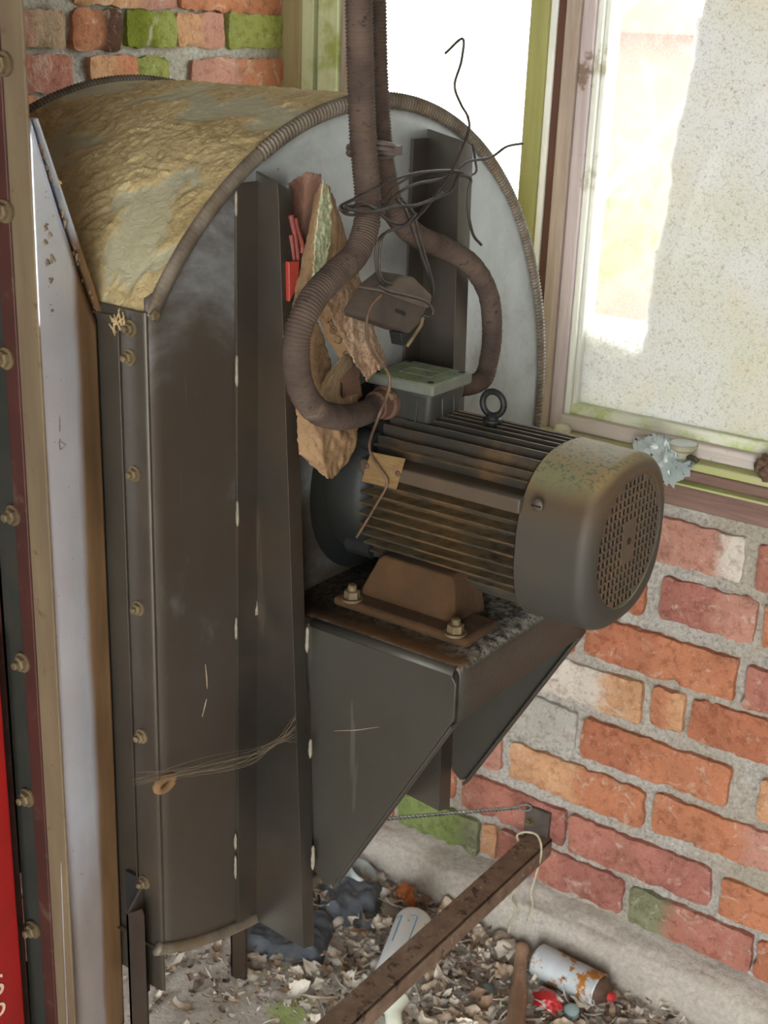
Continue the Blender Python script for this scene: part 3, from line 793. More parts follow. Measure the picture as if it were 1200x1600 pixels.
# support leg of angle iron below the flange
b = MB()
b.prism([Vector(p) for p in ((-0.024, -0.392, FZ), (-0.001, -0.392, FZ), (-0.001, -0.392, -0.322), (-0.004, -0.392, -0.316), (-0.024, -0.392, -0.330))], (0, 0.003, 0))
b.prism([Vector(p) for p in ((-0.024, -0.392, FZ), (-0.024, -0.368, FZ), (-0.024, -0.368, -0.306), (-0.024, -0.392, -0.330))], (0.003, 0, 0))
o = obj('support_leg', b, M_rib, fan)
b = MB(); b.box((-0.046, -0.371, -0.44), (-0.020, -0.3665, -0.30)); obj('leg_gap_shade', b, M_black, fan)  # black plate added for the shaded gap beside the leg
b = MB(); b.box((-0.33, -0.36, FZ), (-0.30, -0.355, -0.38)); b.box((-0.33, -0.36, FZ), (-0.327, -0.33, -0.38)); obj('support_leg', b, M_rib, fan)
b = MB(); b.box((-0.33, 0.10, FZ), (-0.30, 0.105, -0.37)); b.box((-0.33, 0.10, FZ), (-0.327, 0.13, -0.37)); obj('support_leg', b, M_rib, fan)

M_scr = simple('pale_scratch', '#8a7b64', '#9c8d76', 60, 0.8)
for l in (((321, 1038), (323, 1058), (324, 1076)), ((316, 1120), (321, 1100), (323, 1092))):
    b = MB(); b.tube([at(px, py, 'x', 0.0022) for px, py in l], [0.0003, 0.0007, 0.0003], 5); obj('scratch', b, M_scr, fan)
b = MB(); b.tube([at(px, py, 'y', YS-0.0004) for px, py in ((522, 1142), (555, 1141), (592, 1136))], [0.0002, 0.0005, 0.0002], 5); obj('scratch', b, M_scr, fan)

# ------------------------------------------------------------------ MOTOR
MY, MZ = -0.030, 0.055
mot = thing('electric_motor', 'grimy finned electric motor with a rounded grey fan cowl, bolted on the fan shelf', 'motor', (0.14, MY, ZS))
def sup(R0, th, n=2.5):
    c, s_ = math.cos(th), math.sin(th)
    r = R0/((abs(c)**n+abs(s_)**n)**(1/n)); return r*c, r*s_
# cowl
b = MB(); seg = 72; RC = 0.0875
prof = [(0.238, RC), (0.239, RC+0.0008), (0.300, RC-0.0005)]
for k in range(1, 9):
    a = R(90*k/8); rr = 0.017; prof.append((0.300+rr*math.sin(a), RC-rr+rr*math.cos(a)))
prof += [(0.3165, 0.0695), (0.3150, 0.0685)]
rings = []
for x, r in prof:
    ex = 2.5 if r > 0.072 else 2.0
    rings.append([b.bm.verts.new((x, MY+sup(r, 6.28319*k/seg, ex)[0], MZ-0.003*(r > 0.072)+sup(r, 6.28319*k/seg, ex)[1])) for k in range(seg)])
for i in range(len(rings)-1):
    for k in range(seg): b.bm.faces.new((rings[i][k], rings[i][(k+1) % seg], rings[i+1][(k+1) % seg], rings[i+1][k]))
cw = obj('fan_cowl', b, M_cowl, mot, smooth='auto', solid=0.0016)
# grille plate with square holes
b = MB(); pit = 0.0088; n = 9
for i in range(-n, n+1):
    for j in range(-n, n+1):
        cy, cz = i*pit, j*pit; rr = math.hypot(cy, cz)
        if rr > 0.0735: continue
        hole = rr < 0.0655 and not (abs(cy) < 0.014 and abs(cz) < 0.0225)
        xs = [-pit/2, -pit/2+0.0013, pit/2-0.0013, pit/2]
        if hole:
            for a in range(3):
                for c in range(3):
                    if a == 1 and c == 1: continue
                    b.bm.faces.new([b.bm.verts.new((0.3152, MY+cy+xs[p], MZ+cz+xs[q])) for p, q in ((a, c), (a+1, c), (a+1, c+1), (a, c+1))])
        else:
            b.bm.faces.new([b.bm.verts.new((0.3152, MY+cy+p*pit/2, MZ+cz+q*pit/2)) for p, q in ((-1, -1), (1, -1), (1, 1), (-1, 1))])
bmesh.ops.remove_doubles(b.bm, verts=b.bm.verts, dist=1e-5)
gr = obj('grille', b, simple('grille_grimy', '#4a4137', '#584a3a', 30, 0.6, 0.2, 0.3, spots=[(80, 0.6, 0.7, '#6a3c28')]), cw, solid=0.0014)
b = MB(); b.cyl((0.3158, MY, MZ), (0.3166, MY, MZ), 0.0035, 14); obj('grille_hole', b, M_black, cw)
b = MB(); b.cyl((0.285, MY, MZ), (0.300, MY, MZ), 0.022, 24); b.cyl((0.282, MY, MZ), (0.285, MY, MZ), 0.068, 40)
for k in range(9):
    a = 6.28319*k/9; d = Vector((0, math.cos(a), math.sin(a))); e = Vector((0, -math.sin(a), math.cos(a)))
    o0 = Vector((0.285, MY, MZ)); b.prism([o0+d*0.02-e*0.001, o0+d*0.064-e*0.001, o0+d*0.064+e*0.001, o0+d*0.02+e*0.001], (0.018, 0, 0))
obj('cooling_fan', b, simple('cooling_fan_rust', '#2b1a14', '#4a2c20', 30, 0.9), mot)
p = at(841, 790, 'y', -0.1215)
b = MB(); b.lathe((p.x-0.001, -0.1195, p.z), (0, -1, 0), [(0, 0.0062), (0.003, 0.006), (0.0045, 0.004), (0.005, 0.001)], 18); sw = obj('cowl_screw', b, M_pad, cw, smooth='auto')
b = MB(); b.box((p.x-0.006, -0.1252, p.z-0.0007), (p.x+0.004, -0.1240, p.z+0.0007)); obj('slot', b, M_black, cw)
# finned body
b = MB(); XA, XE = 0.050, 0.240; core = 0.070
b.cyl((XA, MY, MZ), (XE, MY, MZ), core, 48)
def fin(cy, cz, dy, dz, L0, L1, t=0.0016):
    # fin plate from radius L0 to L1 along (dy,dz), tapering
    u = Vector((0, dy, dz)); v = Vector((0, -dz, dy)); c = Vector((XA, MY+cy, MZ+cz))
    b.prism([c+u*L0-v*t, c+u*L1-v*t*0.7, c+u*L1+v*t*0.7, c+u*L0+v*t], (XE-XA, 0, 0))
RF = 0.0865; k = -5
st = 0.0118
for k in range(-6, 7):
    off = k*st
    if abs(off) > 0.066: continue
    L = math.sqrt(max(0, RF**2-off**2))
    Ls = sup(RF, math.atan2(off, L), 2.5)[0]
    inner = math.sqrt(max(0, core**2-off**2))*0.9
    if not (0.033 < off < 0.052): fin(0, off, -1, 0, inner, Ls)
    fin(0, off, 1, 0, inner, Ls)
    fin(off, 0, 0, 1, inner, Ls); 
    if abs(off) < 0.06: fin(off, 0, 0, -1, inner, Ls)
obj('finned_body', b, M_motor, mot, bevel=0.0004)
b = MB(); b.box((XA, MY-0.0885, MZ+0.0335), (XE, MY-0.05, MZ+0.0490)); o = obj('side_pad', b, M_pad, mot, bevel=0.002)
b = MB(); b.lathe((-0.005, MY, MZ), (1, 0, 0), [(0, 0.082), (0.006, 0.086), (0.045, 0.086), (0.055, 0.080), (0.060, 0.070)], 48)
for a in (45, 135, 225, 315): b.cyl((0.02, MY+0.083*math.cos(R(a)), MZ+0.083*math.sin(R(a))), (0.052, MY+0.083*math.cos(R(a)), MZ+0.083*math.sin(R(a))), 0.012, 14)
obj('end_bell', b, M_core, mot, smooth='auto')
b = MB(); b.lathe((-0.02, MY, MZ), (1, 0, 0), [(0, 0.11), (0.004, 0.11), (0.022, 0.108), (0.024, 0.09)], 48); obj('mounting_ring', b, M_core, mot, smooth='auto')
# feet: sloped casting block on a pad
def foot(sgn, nm='foot'):
    y0 = MY+sgn*0.052; y1 = MY+sgn*0.098
    b = MB()
    pts = [(0.058, ZS+0.008), (0.062, ZS+0.012), (0.078, ZS+0.052), (0.084, ZS+0.056), (0.166, ZS+0.056), (0.173, ZS+0.048), (0.182, ZS+0.012), (0.182, ZS+0.003), (0.058, ZS+0.003)]
    # block, its outer face leaning back
    ya, yb = MY+sgn*0.102, MY+sgn*0.040
    lean = -sgn*0.018
    A = [b.bm.verts.new((x, ya+(lean*(z-ZS)/0.066), z)) for x, z in pts]; B = [b.bm.verts.new((x, yb, z)) for x, z in pts]
    m_ = len(pts); b.bm.faces.new(A[::-1]); b.bm.faces.new(B)
    for i in range(m_): b.bm.faces.new((A[i], A[(i+1) % m_], B[(i+1) % m_], B[i]))
    f = obj(nm, b, M_rustblock, mot, bevel=0.004)
    b = MB(); ylo, yhi = sorted((MY+sgn*0.124, MY+sgn*0.060)); b.box((0.046, ylo, ZS+0.0015), (0.212, yhi, ZS+0.012)); obj('foot_plate', b, M_rustblock, f, bevel=0.005)
    for xb in (0.066, 0.194):
        b = MB(); b.hexbolt((xb, MY+sgn*0.116, ZS+0.012), (0, 0, 1), 0.0085, 0.009, 0.006); q = obj('bolt', b, M_bolt, f, smooth='auto')
foot(-1); foot(1)
# terminal box
TX0, TX1, TY0, TY1, TZ = 0.020, 0.104, -0.070, 0.006, 0.181
b = MB(); b.box((TX0+0.004, TY0+0.004, TZ-0.05), (TX1-0.004, TY1-0.004, TZ-0.010))
for v in b.bm.verts:
    if v.co.z < TZ-0.03: v.co.x += 0.005 if v.co.x < 0.06 else -0.005; v.co.y += 0.005 if v.co.y < -0.03 else -0.005
tb = obj('terminal_box', b, M_tbox, mot, bevel=0.006)
b = MB(); b.box((TX0, TY0, TZ-0.0125), (TX1, TY1, TZ)); ld = obj('lid', b, M_lid, tb, bevel=0.003)
b = MB()   # raised outline on the lid
for (xa, ya, xb2, yb2) in ((0.045, -0.045, 0.083, -0.045), (0.083, -0.045, 0.083, -0.022), (0.083, -0.022, 0.045, -0.022), (0.045, -0.022, 0.045, -0.045)):
    b.tube([(xa, ya, TZ), (xb2, yb2, TZ)], 0.0012, 6)
obj('raised_mark', b, M_lid, ld)
for xx, yy in ((TX0+0.008, TY0+0.008), (TX1-0.009, TY0+0.009), (TX0+0.008, TY1-0.008), (TX1-0.009, TY1-0.008)):
    b = MB(); b.cyl((xx, yy, TZ-0.002), (xx, yy, TZ+0.0006), 0.0036, 14); obj('lid_screw', b, M_black, ld)
b = MB()   # knock-out outlines on the two visible sides
def rrect(o, u, v, w_, h_, r=0.006):
    pts = []
    for (cx, cy, a0) in ((w_/2-r, h_/2-r, 0), (-w_/2+r, h_/2-r, 90), (-w_/2+r, -h_/2+r, 180), (w_/2-r, -h_/2+r, 270)):
        for k in range(5): a = R(a0+22.5*k); pts.append(Vector(o)+Vector(u)*(cx+r*math.cos(a))+Vector(v)*(cy+r*math.sin(a)))
    return pts+[pts[0], pts[1]]
b.tube(rrect((0.062, TY0+0.0050, TZ-0.031), (1, 0, 0), (0, 0.08, 1), 0.040, 0.030), 0.0009, 6)
obj('knockout_outline', b, M_tbox, tb); b = MB()
b.tube(rrect((TX1-0.0050, -0.032, TZ-0.028), (0, 1, 0), (-0.08, 0, 1), 0.022, 0.026), 0.0009, 6)
obj('knockout_outline', b, M_tbox, tb)
b = MB(); b.box((0.034, -0.055, MZ+0.07), (0.112, -0.008, TZ-0.045)); obj('box_pedestal', b, M_rustpart, mot, bevel=0.003)
# conduit gland on the near side of the box
gp_ = at(592, 632, 'y', -0.078)
b = MB(); b.lathe((gp_.x, -0.064, gp_.z), (0, -1, 0), [(0, 0.018), (0.006, 0.018), (0.008, 0.015), (0.020, 0.015), (0.021, 0.012)], 20)
gl = obj('conduit_gland', b, M_rustpart, tb, smooth='auto')
for s_ in (-1, 1):
    b = MB(); b.cyl((gp_.x+s_*0.013, -0.070, gp_.z+0.010*s_), (gp_.x+s_*0.013, -0.076, gp_.z+0.010*s_), 0.004, 10); obj('gland_screw', b, M_bolt, gl)
# lifting eye
b = MB(); ec = Vector((0.152, -0.03, 0.1635)); pts = []
for k in range(33):
    a = 6.28319*k/32; pts.append(ec+Vector((math.cos(a)*0.0125, math.cos(a)*0.000, math.sin(a)*0.0125)))
b.tube(pts, 0.0034, 12, cap=False); b.cyl((ec.x, ec.y, 0.137), (ec.x, ec.y, 0.152), 0.0065, 16); b.cyl((ec.x, ec.y, 0.1435), (ec.x, ec.y, 0.1475), 0.010, 16)
obj('lifting_eye', b, M_core, mot, smooth=True)
# nameplate riding on the pad
def plate_on(pxs, y, th, name, mat, par):
    b = MB(); q = [at(px, py, 'y', y) for px, py in pxs]; b.prism(q, (0, th, 0)); return obj(name, b, mat, par, bevel=0.0005)
YN = MY-0.0915
q = [at(px, py, 'y', YN) for px, py in ((579, 706), (633, 717), (619, 765), (564, 752))]
npl = plate_on(((579, 706), (633, 717), (619, 765), (564, 752)), YN, 0.001, 'nameplate', M_tag, mot)
for (px, py) in ((574, 728), (622, 740)):
    p = at(px, py, 'y', YN); b = MB(); b.lathe(p, (0, -1, 0), [(-0.0005, 0.0032), (0.001, 0.003), (0.0018, 0.001)], 12); obj('rivet', b, M_rustpart, npl, smooth=True)

# ------------------------------------------------------------------ CONDUITS
def conduit(name, pts, r, label, rib_p=0.0030):
    path = resample(spline([Vector(p) for p in pts], 14), rib_p/4)
    rs = [r+0.0007*math.sin(i*math.pi/2)+0.0005*N(i*0.11)+0.0005*N(i*0.8, r*90) for i in range(len(path))]
    b = MB(); b.tube(path, rs, 16); o = obj(name, b, M_hose, smooth=True); return tag(o, label, 'conduit')
pp = [(560, -900, .10), (558, -500, .10), (560, -120, .10), (561, 0, .10), (563, 100, .10), (567, 210, .10), (574, 300, .102), (573, 350, .104), (555, 398, .108), (520, 432, .112), (487, 470, .114), (466, 520, .114), (463, 570, .112), (473, 613, .108), (497, 643, .098), (530, 652, .082), (560, 648, .068)]
pts = [at(px, py, 'x', x) for px, py, x in pp]+[Vector((gp_.x+0.004, -0.098, gp_.z-0.001)), Vector((gp_.x, -0.082, gp_.z))]
conduit('flexible_conduit', pts, 0.0117, 'ribbed brown conduit looping left over the paper into the near side of the terminal box')
pp = [(588, -900, .075), (585, -500, .075), (584, -120, .075), (585, 0, .075), (587, 100, .075), (592, 200, .075), (601, 275, .076), (617, 332, .078), (650, 368, .078), (695, 388, .074), (737, 415, .068), (763, 460, .062), (769, 515, .056), (764, 562, .052)]
pts = [at(px, py, 'x', x) for px, py, x in pp]+[at(748, 597, 'x', .052), Vector((0.060, 0.004, TZ-0.025))]
conduit('flexible_conduit', pts, 0.0110, 'ribbed brown conduit bending right round to the far side of the terminal box')
b = MB(); c0 = at(581, 231, 'x', .0875); 
ring = []
for k in range(41):
    a = 6.28319*k/40; ring.append(c0+right*math.cos(a)*0.0215+back*math.sin(a)*0.017*1.0)
for dz in (0, -0.0045): b.tube([p+Vector((0, 0, dz)) for p in ring], 0.0021, 8, cap=False)
b.box(c0+right*0.016+Vector((-.004, -.004, -.006)), c0+right*0.022+Vector((.004, .004, .002)))
o = obj('cable_tie', b, M_tape, smooth='auto'); tag(o, 'double cable tie binding the two conduits together above the loose wires', 'cable tie')

# ------------------------------------------------------------------ LOOSE WIRES and hanging control block
def W(lst, x): return [at(400+a/2.4, c/2.4, 'x', x+0.003*N(a*0.02, c*0.02)) for a, c in lst]
wt = thing('wire_bundle', 'tangle of loose dark wires wrapped round the conduits and sticking up before the window', 'wires', at(600, 330, 'x', .12))
runs = [
 ([(710, 200), (775, 145), (770, 230), (745, 320), (768, 390), (795, 440), (795, 500), (740, 630), (680, 720), (620, 800), (560, 840), (500, 830), (450, 790), (400, 765), (340, 792), (315, 775), (380, 740), (480, 690), (600, 650), (740, 640), (805, 660)], .125, .0013),
 ([(1000, 538), (940, 550), (880, 590), (800, 605), (760, 635), (700, 670), (600, 690), (540, 720), (480, 775), (420, 800), (350, 805), (320, 785), (370, 770), (430, 775), (480, 800)], .122, .0014),
 ([(845, 918), (815, 880), (797, 800), (797, 720), (805, 670), (760, 660), (735, 710), (680, 740), (600, 770), (520, 775), (440, 795), (370, 790), (330, 770), (400, 735)], .128, .0015),
 ([(813, 540), (822, 600), (825, 645), (790, 655), (700, 642), (600, 655), (520, 700), (470, 760)], .119, .0012),
 ([(700, 720), (640, 770), (590, 830), (520, 860), (470, 885), (450, 940), (460, 1050), (500, 1072)], .124, .0013),
 ([(600, 800), (550, 850), (490, 870), (465, 930), (468, 1040), (510, 1068)], .128, .0012),
 ([(525, 745), (560, 790), (590, 870), (620, 960), (655, 1060), (662, 1110), (650, 1135)], .118, .0013),
 ([(545, 745), (590, 800), (610, 880), (640, 980), (662, 1060), (665, 1100)], .122, .0012),
 ([(455, 1072), (500, 1095), (560, 1108), (630, 1128), (662, 1160), (655, 1190), (625, 1185)], .136, .0013),
]
for lst, x, r in runs:
    b = MB(); b.tube(spline(W(lst, x), 7), r, 8); obj('wire', b, M_wire, wt, smooth=True)
b = MB(); b.tube(spline(W([(470, 1105), (430, 1150), (415, 1220), (430, 1310), (490, 1390), (502, 1440)], .125)+[at(px, py, 'x', xx) for px, py, xx in ((604, 620, .125), (590, 655, .125))]+[at(px, py, 'y', -0.128) for px, py in ((577, 698), (590, 728), (605, 754), (587, 790), (557, 840))], 8), 0.0014, 8)
o = obj('lead_wire', b, M_wire_b, smooth=True); tag(o, 'thin brown lead hanging from the control block down across the motor nameplate', 'wire')
ctl = thing('control_block', 'small brown square relay block hanging from loose wires above the terminal box', 'relay', at(625, 490, 'x', .12))
def quadbox(px4, x, th, name, mat, par, bev=0.002):
    b = MB(); q = [at(px, py, 'x', x) for px, py in px4]; b.prism(q, (-th, 0, 0)); return obj(name, b, mat, par, bevel=bev)
M_ctl = simple('brown_bakelite', '#332b26', '#463c35', 40, 0.65, 0.05, 0.3, dust=('#665a4e', 0.5))
quadbox(((577, 490), (598, 456), (668, 480), (655, 507), (640, 522), (578, 500)), .124, .030, 'housing', M_ctl, ctl)
quadbox(((600, 456), (632, 430), (650, 434), (678, 462), (672, 484), (640, 472)), .128, .034, 'cap', simple('dusty_cap', '#5a4f45', '#4a4038', 40, 0.8), ctl, 0.004)
quadbox(((620, 482), (634, 488), (633, 494), (619, 488)), .1252, .004, 'slot', M_black, ctl, 0)
quadbox(((626, 520), (642, 518), (640, 536), (630, 541)), .120, .014, 'terminal_clip', M_core, ctl, 0.001)
b = MB(); b.tube([at(px, py, 'x', .124) for px, py in ((661, 492), (658, 508), (647, 525), (636, 541))], 0.0018, 8); obj('spring_clip', b, M_bolt, ctl, smooth=True)

# ------------------------------------------------------------------ PAPERS stuffed behind the rib
def Q(a, c, x): return at(420+a/3.077, 240+c/3.077, 'x', x)
def fine(*a_): return patch(*a_)
papers = thing('crumpled_paper_packet', 'crumpled brown paper packet with printed sheets stuffed behind the left rib above the motor', 'paper', Q(250, 1300, .06))
b = patch([[Q(95, 145, .010), Q(180, 95, .012), Q(255, 100, .03)], [Q(95, 420, .010), Q(165, 400, .015), Q(225, 330, .04)], [Q(80, 800, .02), Q(140, 700, .03), Q(200, 600, .05)]], 40, 32, 0.0008, 60, 1)
obj('back_sheet', b, M_paper_red, papers, smooth=True, solid=0.0006)
b = patch([[Q(225, 190, .045), Q(250, 150, .050), Q(268, 130, .052)], [Q(165, 500, .050), Q(200, 440, .056), Q(225, 420, .060)], [Q(105, 770, .055), Q(160, 650, .060), Q(215, 590, .064)], [Q(80, 840, .060), Q(110, 800, .062), Q(140, 760, .064)]], 48, 28, 0.0008, 70, 2)
obj('outer_sheet', b, M_paper, papers, smooth=True, solid=0.0006)
b = patch([[Q(262, 125, .052), Q(280, 150, .050), Q(300, 190, .046)], [Q(222, 400, .060), Q(260, 400, .056), Q(300, 380, .050)], [Q(212, 620, .066), Q(240, 590, .060), Q(270, 540, .055)]], 48, 20, 0.0010, 90, 3)
obj('mossy_edge', b, M_paper_moss, papers, smooth=True, solid=0.0008)
b = patch([[Q(285, 150, .049), Q(295, 170, .046), Q(305, 195, .040)], [Q(290, 330, .050), Q(330, 320, .045), Q(365, 380, .036)], [Q(240, 600, .056), Q(320, 560, .050), Q(420, 540, .032)], [Q(230, 780, .060), Q(340, 740, .052), Q(475, 750, .036)]], 60, 36, 0.0010, 50, 4)
obj('front_sheet', b, M_paper, papers, smooth=True, solid=0.0006)
b = patch([[Q(255, 680, .070), Q(330, 610, .066), Q(420, 550, .058)], [Q(330, 830, .074), Q(400, 740, .070), Q(475, 740, .060)], [Q(400, 980, .076), Q(470, 880, .070), Q(530, 900, .060)], [Q(470, 1095, .074), Q(530, 1040, .072), Q(572, 1012, .062)]], 66, 40, 0.0013, 45, 5)
obj('spotted_sheet', b, M_paper_spot, papers, smooth=True, solid=0.0006)
b = patch([[Q(232, 775, .062), Q(262, 740, .066), Q(285, 710, .069)], [Q(290, 900, .066), Q(320, 860, .070), Q(350, 840, .073)], [Q(345, 990, .068), Q(380, 960, .072), Q(410, 960, .075)]], 20, 10, 0.0006, 50, 6)
dg = obj('diagram_sheet', b, M_paper, papers, smooth=True, solid=0.0006)
b = MB()
def ink(lst, x=0.0745):
    b.tube([Q(a, c, x) for a, c in lst], 0.00035, 4)
ink([(310+16*math.cos(a/2), 848+18*math.sin(a/2)) for a in range(14)]); ink([(310+7*math.cos(a/2), 848+8*math.sin(a/2)) for a in range(14)])
ink([(283, 800), (300, 832)]); ink([(298, 795), (312, 830)]); ink([(280, 815), (305, 800)]); ink([(318, 870), (348, 885), (335, 915), (318, 905)]); ink([(348, 885), (354, 895), (340, 915)])
ink([(372+13*math.cos(a/2), 962+12*math.sin(a/2)) for a in range(11)])
obj('printed_diagram', b, M_ink, dg)
for kk in range(7):
    e = kk*9
    b = patch([[Q(345+kk*4, 985+kk*2, .060+kk*.0006), Q(395, 960+kk*2, .058), Q(410, 1000, .050)], [Q(258+e*0.45, 1100, .062+kk*.0006), Q(300+e*0.5, 1130, .060), Q(350, 1150, .050)], [Q(262+e*0.6, 1210-kk*5, .062), Q(310+e*0.6, 1240-kk*5, .060), Q(360+kk*4, 1200, .050)], [Q(330+e*0.5, 1330-kk*6, .060), Q(380+e*0.4, 1380-kk*14, .056), Q(420, 1320, .050)]], 21, 12, 0.0005, 40, 7+kk)
    obj('page', b, M_paper_lines, papers, smooth=True, solid=0.0004)
b = patch([[Q(160, 830, .040), Q(215, 800, .044), Q(260, 860, .046)], [Q(160, 1000, .042), Q(225, 1000, .048), Q(300, 1030, .046)], [Q(190, 1190, .044), Q(240, 1200, .048), Q(290, 1220, .046)]], 40, 28, 0.0010, 40, 20)
obj('inner_sheet', b, M_paper, papers, smooth=True, solid=0.0006)
b = patch([[Q(130, 1180, .045), Q(260, 1200, .055), Q(430, 1150, .050)], [Q(135, 1300, .050), Q(280, 1320, .068), Q(430, 1300, .054)], [Q(145, 1430, .055), Q(260, 1460, .072), Q(410, 1425, .056)], [Q(150, 1445, .056), Q(285, 1560, .070), Q(330, 1540, .058)]], 60, 40, 0.0013, 40, 21)
obj('lower_flap', b, M_paper, papers, smooth=True, solid=0.0006)
b = patch([[Q(350, 1020, .05), Q(400, 1000, .048), Q(440, 1060, .046)], [Q(350, 1100, .06), Q(400, 1090, .056), Q(440, 1090, .046)], [Q(360, 1180, .05), Q(400, 1190, .048), Q(450, 1170, .046)]], 16, 12, 0.0006, 30, 22)
obj('inner_sheet', b, M_paper_red, papers, smooth=True, solid=0.0006)
rp = thing('red_plastic_sleeve', 'red plastic sleeve with red strips poking up between the rib and brown paper', 'sleeve', Q(120, 700, .03))
b = MB(); b.prism([Q(97, 520, .036), Q(150, 517, .036), Q(140, 640, .038), Q(100, 715, .038)], (-0.006, 0.001, 0)); obj('sleeve', b, M_red, rp, bevel=0.001)
for l in ([(105, 295), (125, 400), (140, 520)], [(125, 310), (135, 360), (160, 440), (158, 480)], [(105, 390), (112, 450), (118, 520)]):
    b = MB(); b.tube(spline([Q(a, c, .030) for a, c in l], 5), 0.0028, 8); obj('strip', b, M_red2 if False else simple('red_strip', '#6d332c', '#824035', 30, 0.6), rp, smooth=True)

# ------------------------------------------------------------------ TRANSITION DUCT (left)
duct = thing('transition_duct', 'bright galvanised flared duct between the fan outlet and the red machine', 'duct', (-0.18, -0.41, FZ))
pA = Vector((-0.058, YL-0.004, 0)); pB = Vector((-0.0505, -0.436, 0))
nn = (pB-pA).cross(Vector((0, 0, 1))).normalized()
def dp(px, py): return atp(px, py, pA, nn)
top_px = [(158, 500), (140, 450), (118, 390), (95, 330), (75, 260), (52, 185)]
cre_px = [(166, 562), (148, 513), (128, 462), (105, 400), (84, 342), (60, 278)]
tops = [dp(*p) for p in top_px]; cres = [dp(*p) for p in cre_px]
b = MB(); n = len(tops)
T2 = spline(tops, 6); K2 = spline(cres, 6)
bot = []
for i, kp in enumerate(K2):
    t = i/(len(K2)-1); q = pA.lerp(pB, t*1.04); bot.append(Vector((q.x, q.y, -0.50-0.12*t)))
rows = 60; g = []
for i in range(len(K2)):
    t = i/(len(K2)-1); q = pA.lerp(pB, t*1.04); k0 = Vector((q.x, q.y, T2[i].z+0.0015*N(i*0.9, 4)))
    col = []
    for j in range(rows+1):
        p = k0.lerp(bot[i], j/rows); p += nn*(0.0016*N(p.x*9, p.y*9, p.z*4)+0.02*t*(0.35-p.z))
        col.append(b.bm.verts.new(p))
    g.append(col)
for i in range(len(g)-1):
    for j in range(rows): b.bm.faces.new((g[i][j], g[i+1][j], g[i+1][j+1], g[i][j+1]))
stain_and_shade(M_duct)
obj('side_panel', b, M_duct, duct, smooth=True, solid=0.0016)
b = MB(); b.tube([p+nn*(0.0022+0.02*(i_/(len(K2)-1))*(0.35-p.z)) for i_, p in enumerate(K2)], 0.0009, 6)
o = obj('seam', b, M_black, duct)
b = MB()   # rest of the duct: top, far side, bottom
T0 = tops[0]; T1 = tops[-1]
b.bm.faces.new([b.bm.verts.new(p) for p in (T0-nn*0.004, T1-nn*0.004, Vector((-0.34, -0.436, T1.z)), Vector((-0.30, YL-0.004, 0.262)))])
b.bm.faces.new([b.bm.verts.new(p) for p in (Vector((-0.30, YL-0.004, 0.262)), Vector((-0.34, -0.436, T1.z)), Vector((-0.34, -0.436, -0.62)), Vector((-0.30, YL-0.004, -0.50)))])
b.bm.faces.new([b.bm.verts.new(p) for p in (bot[0], bot[-1], Vector((-0.34, -0.436, -0.62)), Vector((-0.30, YL-0.004, -0.50)))])
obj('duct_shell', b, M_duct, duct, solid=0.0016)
# bits of rust and flaked debris on the panel
b = MB()
for k in range(150):
    i = rnd.random(); py = 190+i*330
    edge = rnd.random() < 0.35
    px = (60+(py-190)*0.065+abs(rnd.gauss(0, 5))) if not edge else (52+(py-185)*0.34-abs(rnd.gauss(0, 3)))
    p = dp(px, py)+nn*0.0014; s_ = rnd.uniform(0.0005, 0.0020)
    b.tube([p, p+Vector((rnd.uniform(-1, 1), rnd.uniform(-1, 1), rnd.uniform(-1.5, 1.5)))*s_*1.5, p+Vector((0, 0, -1))*s_*2], [s_*0.4, s_, s_*0.3], 6)
o = obj('flaking_debris', b, simple('flaking_rust', '#54402f', '#7d6a55', 60, 0.95), duct); o['kind'] = 'stuff'
b = MB()
for (px, py) in ((68, 350), (75, 360), (68, 372), (78, 396), (72, 404), (80, 400)):
    p = dp(px, py)+nn*0.003; b.tube([p, p+Vector((0.003, 0.002, -0.006))], [0.0035, 0.0028], 8)
obj('debris_clump', b, simple('debris_clump', '#2f2923', '#8c7d68', 150, 0.95), duct, smooth=True)
b = MB(); p = dp(88, 278)+nn*0.002
b.prism([p, p+Vector((0.003, -0.001, 0.002)), p+Vector((0.007, 0.002, -0.004)), p+Vector((0.003, 0.000, -0.006))], nn*0.0006)
o = obj('yellow_leaf', b, simple('yellow_leaf', '#9c7030', '#a87c3a', 60, 0.8)); tag(o, 'tiny yellow leaf stuck on the duct edge beside the dusty drum', 'leaf')
b = MB(); tp_ = [dp(*p)+nn*0.0012 for p in ((96, 690), (105, 696), (96, 703), (94, 692), (96, 686))]; b.tube(tp_, 0.0004, 4)
tt = [dp(*p)+nn*0.0012 for p in ((94, 645), (95, 660), (95, 675))]; b.tube(tt, 0.0004, 4); obj('pencil_mark', b, M_ink, duct)

# ------------------------------------------------------------------ RED MACHINE (left edge)
mach = thing('red_machine', 'red painted machine with a bolted steel flange along the left edge of the view', 'machine', (-0.15, -0.95, FZ))
YM = -0.437
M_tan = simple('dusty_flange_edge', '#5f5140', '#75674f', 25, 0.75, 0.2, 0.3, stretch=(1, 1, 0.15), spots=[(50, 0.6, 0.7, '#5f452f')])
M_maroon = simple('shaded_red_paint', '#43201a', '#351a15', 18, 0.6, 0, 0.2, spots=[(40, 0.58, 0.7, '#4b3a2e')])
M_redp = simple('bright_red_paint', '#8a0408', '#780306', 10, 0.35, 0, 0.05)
M_shaded = simple('shaded_flange', '#1f231e', '#2d2a24', 25, 0.8, 0.1, 0.4)  # recess shade of the flange web put into a dark base colour
def leaning(x0, x1, y0, y1, z0, z1, k=0.005):
    b = MB(); v = b.box((x0, y0, z0), (x1, y1, z1))
    for q in v: q.co.x += (q.co.z+0.05)*k
    return b
def fx(px): return at(px, 800, 'y', YM).x
